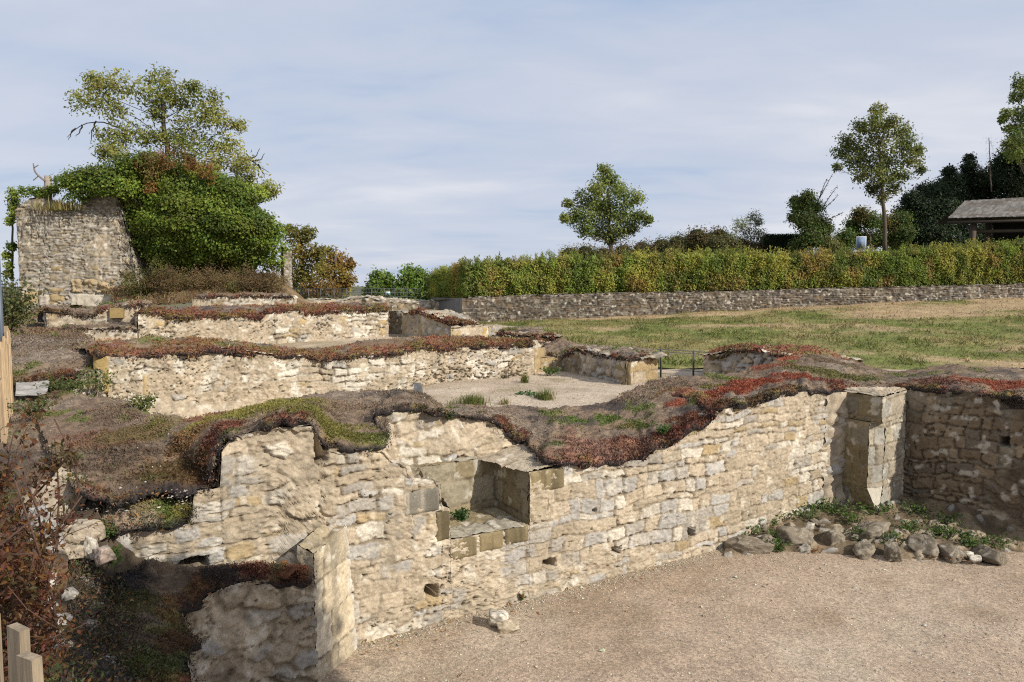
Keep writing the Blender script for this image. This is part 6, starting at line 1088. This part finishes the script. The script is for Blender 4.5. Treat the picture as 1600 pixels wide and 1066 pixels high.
# loose pebbles
def pebbles(name, label, p, s, c, seed):
    n = len(p); rng = np.random.RandomState(seed); d = np.array([(1, 0, 0), (-1, 0, 0), (0, 1, 0), (0, -1, 0), (0, 0, 1), (0, 0, -.6)], float)
    j = d[None] * rng.uniform(.55, 1.15, (n, 6, 1)) * np.array((1, .8, .6)) + rng.normal(size=(n, 6, 3)) * .12; az = rng.rand(n) * 6.28; ca, sa = np.cos(az)[:, None], np.sin(az)[:, None]
    x, y = j[..., 0] * ca - j[..., 1] * sa, j[..., 0] * sa + j[..., 1] * ca; V = p[:, None] + np.stack([x, y, j[..., 2]], -1) * s[:, None, None]
    T = np.array([(0, 2, 4), (2, 1, 4), (1, 3, 4), (3, 0, 4), (2, 0, 5), (1, 2, 5), (3, 1, 5), (0, 3, 5)]); F = (np.arange(n)[:, None, None] * 6 + T[None]).reshape(-1, 3)
    tag(Acc().add(V.reshape(-1, 3), F, np.repeat(c, 6, 0)).build(name, M_STONE, smooth=False), label, 'pebbles', kind='stuff')
n = 42000; y_ = 5.5 + 7.5 * rng.rand(n) ** 1.15; x_ = rng.uniform(-1.8, 8.5, n); ok = ((np.stack([x_, y_], 1) - PL.A) @ PL.n > .02); x_, y_ = x_[ok], y_[ok]
kp = fbm(x_ * .8, y_ * .8, 55, 3) + rng.rand(len(x_)) * 1.2 > .35; x_, y_ = x_[kp], y_[kp]; n = len(x_)
tn = rng.rand(5000) ** 1 * 7.0; dn_ = np.abs(rng.normal(size=5000)) * .12; q = np.array([PL.A + PL.d * t_ + PL.n * (.03 + d_) for t_, d_ in zip(tn, dn_)]); x_ = np.concatenate([x_, q[:, 0]]); y_ = np.concatenate([y_, q[:, 1]]); n = len(x_)
s_ = .005 + .012 * rng.rand(n) ** 4 + .03 * rng.rand(n) * (rng.rand(n) < .008); z_ = .02 * fbm(x_ * 1.2, y_ * 1.2, 71, 5)
pebbles('loose_pebbles', 'pale loose pebbles on the gravel of the pit', np.stack([x_, y_, z_ + s_ * .2], 1), s_, jitcol(palette([(.5, (.42, .35, .26)), (.3, (.50, .45, .37)), (.2, (.28, .22, .16))], n, rng), 5, .3), 6)
n = 2600; x_ = rng.uniform(-2.5, 4, n); y_ = rng.uniform(12, 18.5, n); s_ = .008 + .02 * rng.rand(n) ** 4
pebbles('court_pebbles', 'loose pebbles on the gravel court', np.stack([x_, y_, zc(x_, y_) + .01], 1), s_, jitcol(palette([(.5, (.46, .40, .31)), (.5, (.34, .28, .2))], n, rng), 5, .3), 7)
n = 200; q = np.array([W(120 + 180 * a_, 772 + 40 * b_, 6.6 - .3 * b_) for a_, b_ in rng.rand(n, 2)]); s_ = .006 + .014 * rng.rand(n) ** 3
pebbles('rubble_chips', 'small pale stone chips on the ragged mat flap', q + (0, 0, .06), s_, jitcol(palette([(.4, (.36, .32, .26)), (.6, (.24, .2, .15))], n, rng), 5, .3), 8)
n = 260; gx_ = rng.randint(0, P2.shape[0], n), rng.randint(0, P2.shape[1], n); q = P2[gx_]; s_ = .007 + .012 * rng.rand(n) ** 3
pebbles('mat_pebbles', 'pale pebbles lying on the broad brown mat', q + (0, 0, .006), s_, jitcol(palette([(.6, (.46, .42, .36)), (.4, (.36, .30, .22))], n, rng), 5, .3), 9)
# growth on the earthen bank
BP = BANK[1]; n = 60000; BPf = BP.reshape(-1, 3); vis = (BPf[:, 0] > -.78 * BPf[:, 1] - .5) & (BPf[:, 1] > 3.5) & (BPf[:, 1] < 34); BPf = BPf[vis]; wq = 1 / (BPf[:, 1] ** 1.3); i_ = rng.choice(len(BPf), n, p=wq / wq.sum()); q = BPf[i_] + rng.normal(size=(n, 3)) * np.array((.08, .1, .006))
a = Acc(); leaves(a, q, rng.uniform(.5, 1.2, n) * (.008 + .0028 * q[:, 1]), jitcol(bank_col(q[:, 0], q[:, 1]), 7, .5), up=.35, asp=.5, seed=4); tag(a.build('bank_growth', M_SEDUM, smooth=False), 'sparse low growth and litter on the earthen bank', 'ground cover', kind='stuff')
# litter and dark growth between the shrub and the near mat
n = 9000; tq = rng.rand(n); wq = rng.rand(n); f_ = resamp([(-1.8, 3.4, 1.02), (-2.35, 4.8, 1.02), (-3.2, 6.0, 1.08)], 50); k_2 = resamp([(-2.3, 3.6, 1.75), (-3.0, 4.8, 1.5), (-3.7, 6.0, 1.66)], 50); i_ = (tq * 49).astype(int); q = f_[i_] * (1 - wq[:, None]) + k_2[i_] * wq[:, None] + rng.normal(size=(n, 3)) * (.06, .06, .02) + (0, 0, .04)
a = Acc(); leaves(a, q, rng.uniform(.012, .04, n), jitcol(palette([(.4, (.06, .045, .03)), (.25, (.10, .07, .04)), (.2, (.05, .065, .02)), (.15, (.16, .08, .03))], n, rng), 6, .5), up=.5, asp=.5, seed=14); tag(a.build('bank_litter', M_SEDUM, smooth=False), 'dark leaf litter and creeping growth beside the near mat', 'ground cover', kind='stuff')
for k in range(16):
    r_ = np.random.RandomState(700 + k); t_ = r_.rand(); w_ = r_.rand(); q = np.array((-1.9 - 1.3 * t_, 3.6 + 2.3 * t_, 1.05)) * (1 - w_) + np.array((-2.4 - 1.3 * t_, 3.7 + 2.3 * t_, 1.65)) * w_; z_ = r_.uniform(.06, .2); rock('rubble_stone', 'grey rubble stone on the dark slope between the red shrub and the near mat', 'stone', q, (z_, z_ * .8, z_ * .6), GREY * r_.uniform(.7, 1.0), 720 + k, 'rubble stones on the dark near slope', rz=k)
n = 5000; tq = rng.rand(n); wq = rng.rand(n) ** 1.3; f_ = resamp([W(185, 474, 36.2), W(250, 476, 35.6), W(300, 472, 35), W(380, 472, 35), W(440, 470, 36)], 50); k_2 = resamp([W(150, 430, 40.5), W(250, 425, 40.5), W(320, 422, 41), W(430, 425, 41)], 50); i_ = (tq * 49).astype(int); q = f_[i_] * (1 - wq[:, None]) + k_2[i_] * wq[:, None] + rng.normal(size=(n, 3)) * (.15, .15, .04)
a = Acc(); leaves(a, q, rng.uniform(.08, .26, n), jitcol(palette([(.4, (.22, .15, .08)), (.3, (.28, .20, .10)), (.2, (.15, .14, .05)), (.1, (.26, .11, .05))], n, rng), 6, .4), up=.9, asp=.25, seed=15); tag(a.build('mound_grass', M_LEAF, smooth=False), 'dry brown grass on the mound below the ivy', 'ground cover', kind='stuff')
# lawn blades
n = 90000; i_ = rng.randint(0, LP.shape[0] - 1, n); j_ = rng.randint(0, LP.shape[1] - 1, n); q = LP[i_, j_] + (LP[i_ + 1, j_] - LP[i_, j_]) * rng.rand(n, 1) + (LP[i_, np.minimum(j_ + 1, LP.shape[1] - 1)] - LP[i_, j_]) * rng.rand(n, 1)
cl = lawn_col(q[:, 0], q[:, 1]); keep = (rng.rand(n) < np.where(cl[:, 1] > cl[:, 0] * .85, 1, .4)) & (q[:, 0] < 32); q, cl = q[keep], cl[keep]; n = len(q)
a = Acc(); leaves(a, q - (0, 0, .01), rng.uniform(.05, .11, n) * (1 + .9 * ss(fbm(q[:, 0] * 1.3, q[:, 1] * 1.3, 9, 3), 0, .6)), jitcol(cl * 1.2, 3, .35), up=.9, asp=.25, seed=5); tag(a.build('grass', M_LEAF, smooth=False), 'short dry lawn grass', 'grass', kind='stuff')
# red leaved shrub in the near left corner
rng = np.random.RandomState(41); base = np.array((-2.25, 3.0, 1.85)); shr = thing('barberry_shrub', 'tangled shrub with rust red and olive leaves in the near left corner', 'shrub', tuple(base)); st = Acc(); a = Acc()
RL = [(.34, (.115, .04, .024)), (.26, (.15, .062, .025)), (.22, (.085, .062, .022)), (.12, (.06, .07, .022)), (.06, (.26, .12, .03))]
targets = [(x + rng.normal() * 10, y + rng.normal() * 14, np.clip(3.2 + rng.normal() * .5, 2.3, 4.4)) for x, y in [(15, 690), (40, 700), (25, 740), (45, 745), (10, 790), (45, 790), (52, 790), (20, 840), (55, 840), (58, 850), (10, 890), (45, 890), (62, 900), (72, 905), (20, 940), (55, 945), (78, 950), (90, 985), (60, 990), (84, 1020), (75, 1050), (35, 965), (5, 735), (0, 830), (30, 870), (50, 870), (-10, 900), (15, 1000), (0, 960), (60, 720), (25, 660), (86, 872), (92, 930)]] + [(112, 700, 3.0), (85, 685, 3.1), (128, 775, 2.9), (85, 655, 3.3), (68, 740, 3)]
for k, (x, y, Y) in enumerate(targets):
    x = min(x, 92) if k < 33 else x; q = W(x, y, Y); b_ = base + np.array((rng.normal() * .15 - .35, rng.normal() * .35, 0)); lb = bend(b_, q, rng, 9, .08); st.tube(lb, np.linspace(.009, .003, 9), (.10, .06, .045), 5)
    for m_ in range(5):
        s0 = lb[rng.randint(3, 8)]; e_ = s0 + rng.normal(size=3) * .075 + (q - s0) * .5; tw = bend(s0, e_, rng, 5, .1); st.tube(tw, np.linspace(.004, .0015, 5), (.11, .06, .045), 4); n = 60 if k < 34 else 14; t_ = rng.rand(n)[:, None]; c_ = palette(RL, 1, rng)[0]
        leaves(a, s0 + (e_ - s0) * t_ + rng.normal(size=(n, 3)) * .028, rng.uniform(.016, .036, n), jitcol(lerp(palette(RL, n, rng), c_, .5), k * 7 + m_, .35), up=.3, asp=.55, seed=k * 9 + m_)
st.build('stems', M_BARK, shr); a.build('leaf_mass', M_LEAF, shr, smooth=False)
# added tree out of view, its crown placed to shade the near left corner
rng = np.random.RandomState(51); cs = [(np.array((4.4, .8, 5.9)) + np.clip(rng.normal(size=3), -1.3, 1.3) * (.5, .5, .5), .6, 1500) for _ in range(16)]
plant('added_shade_tree', 'broad leaved tree at the edge of the pit beside the viewpoint', 'tree', (4.6, -.9, 0), cs, LT, .16, [(4.6, -.9, 0), (4.6, -.4, 3.2), (4.4, .5, 5.5)], .16, 111, None, .2, .2)
bpy.context.view_layer.update()
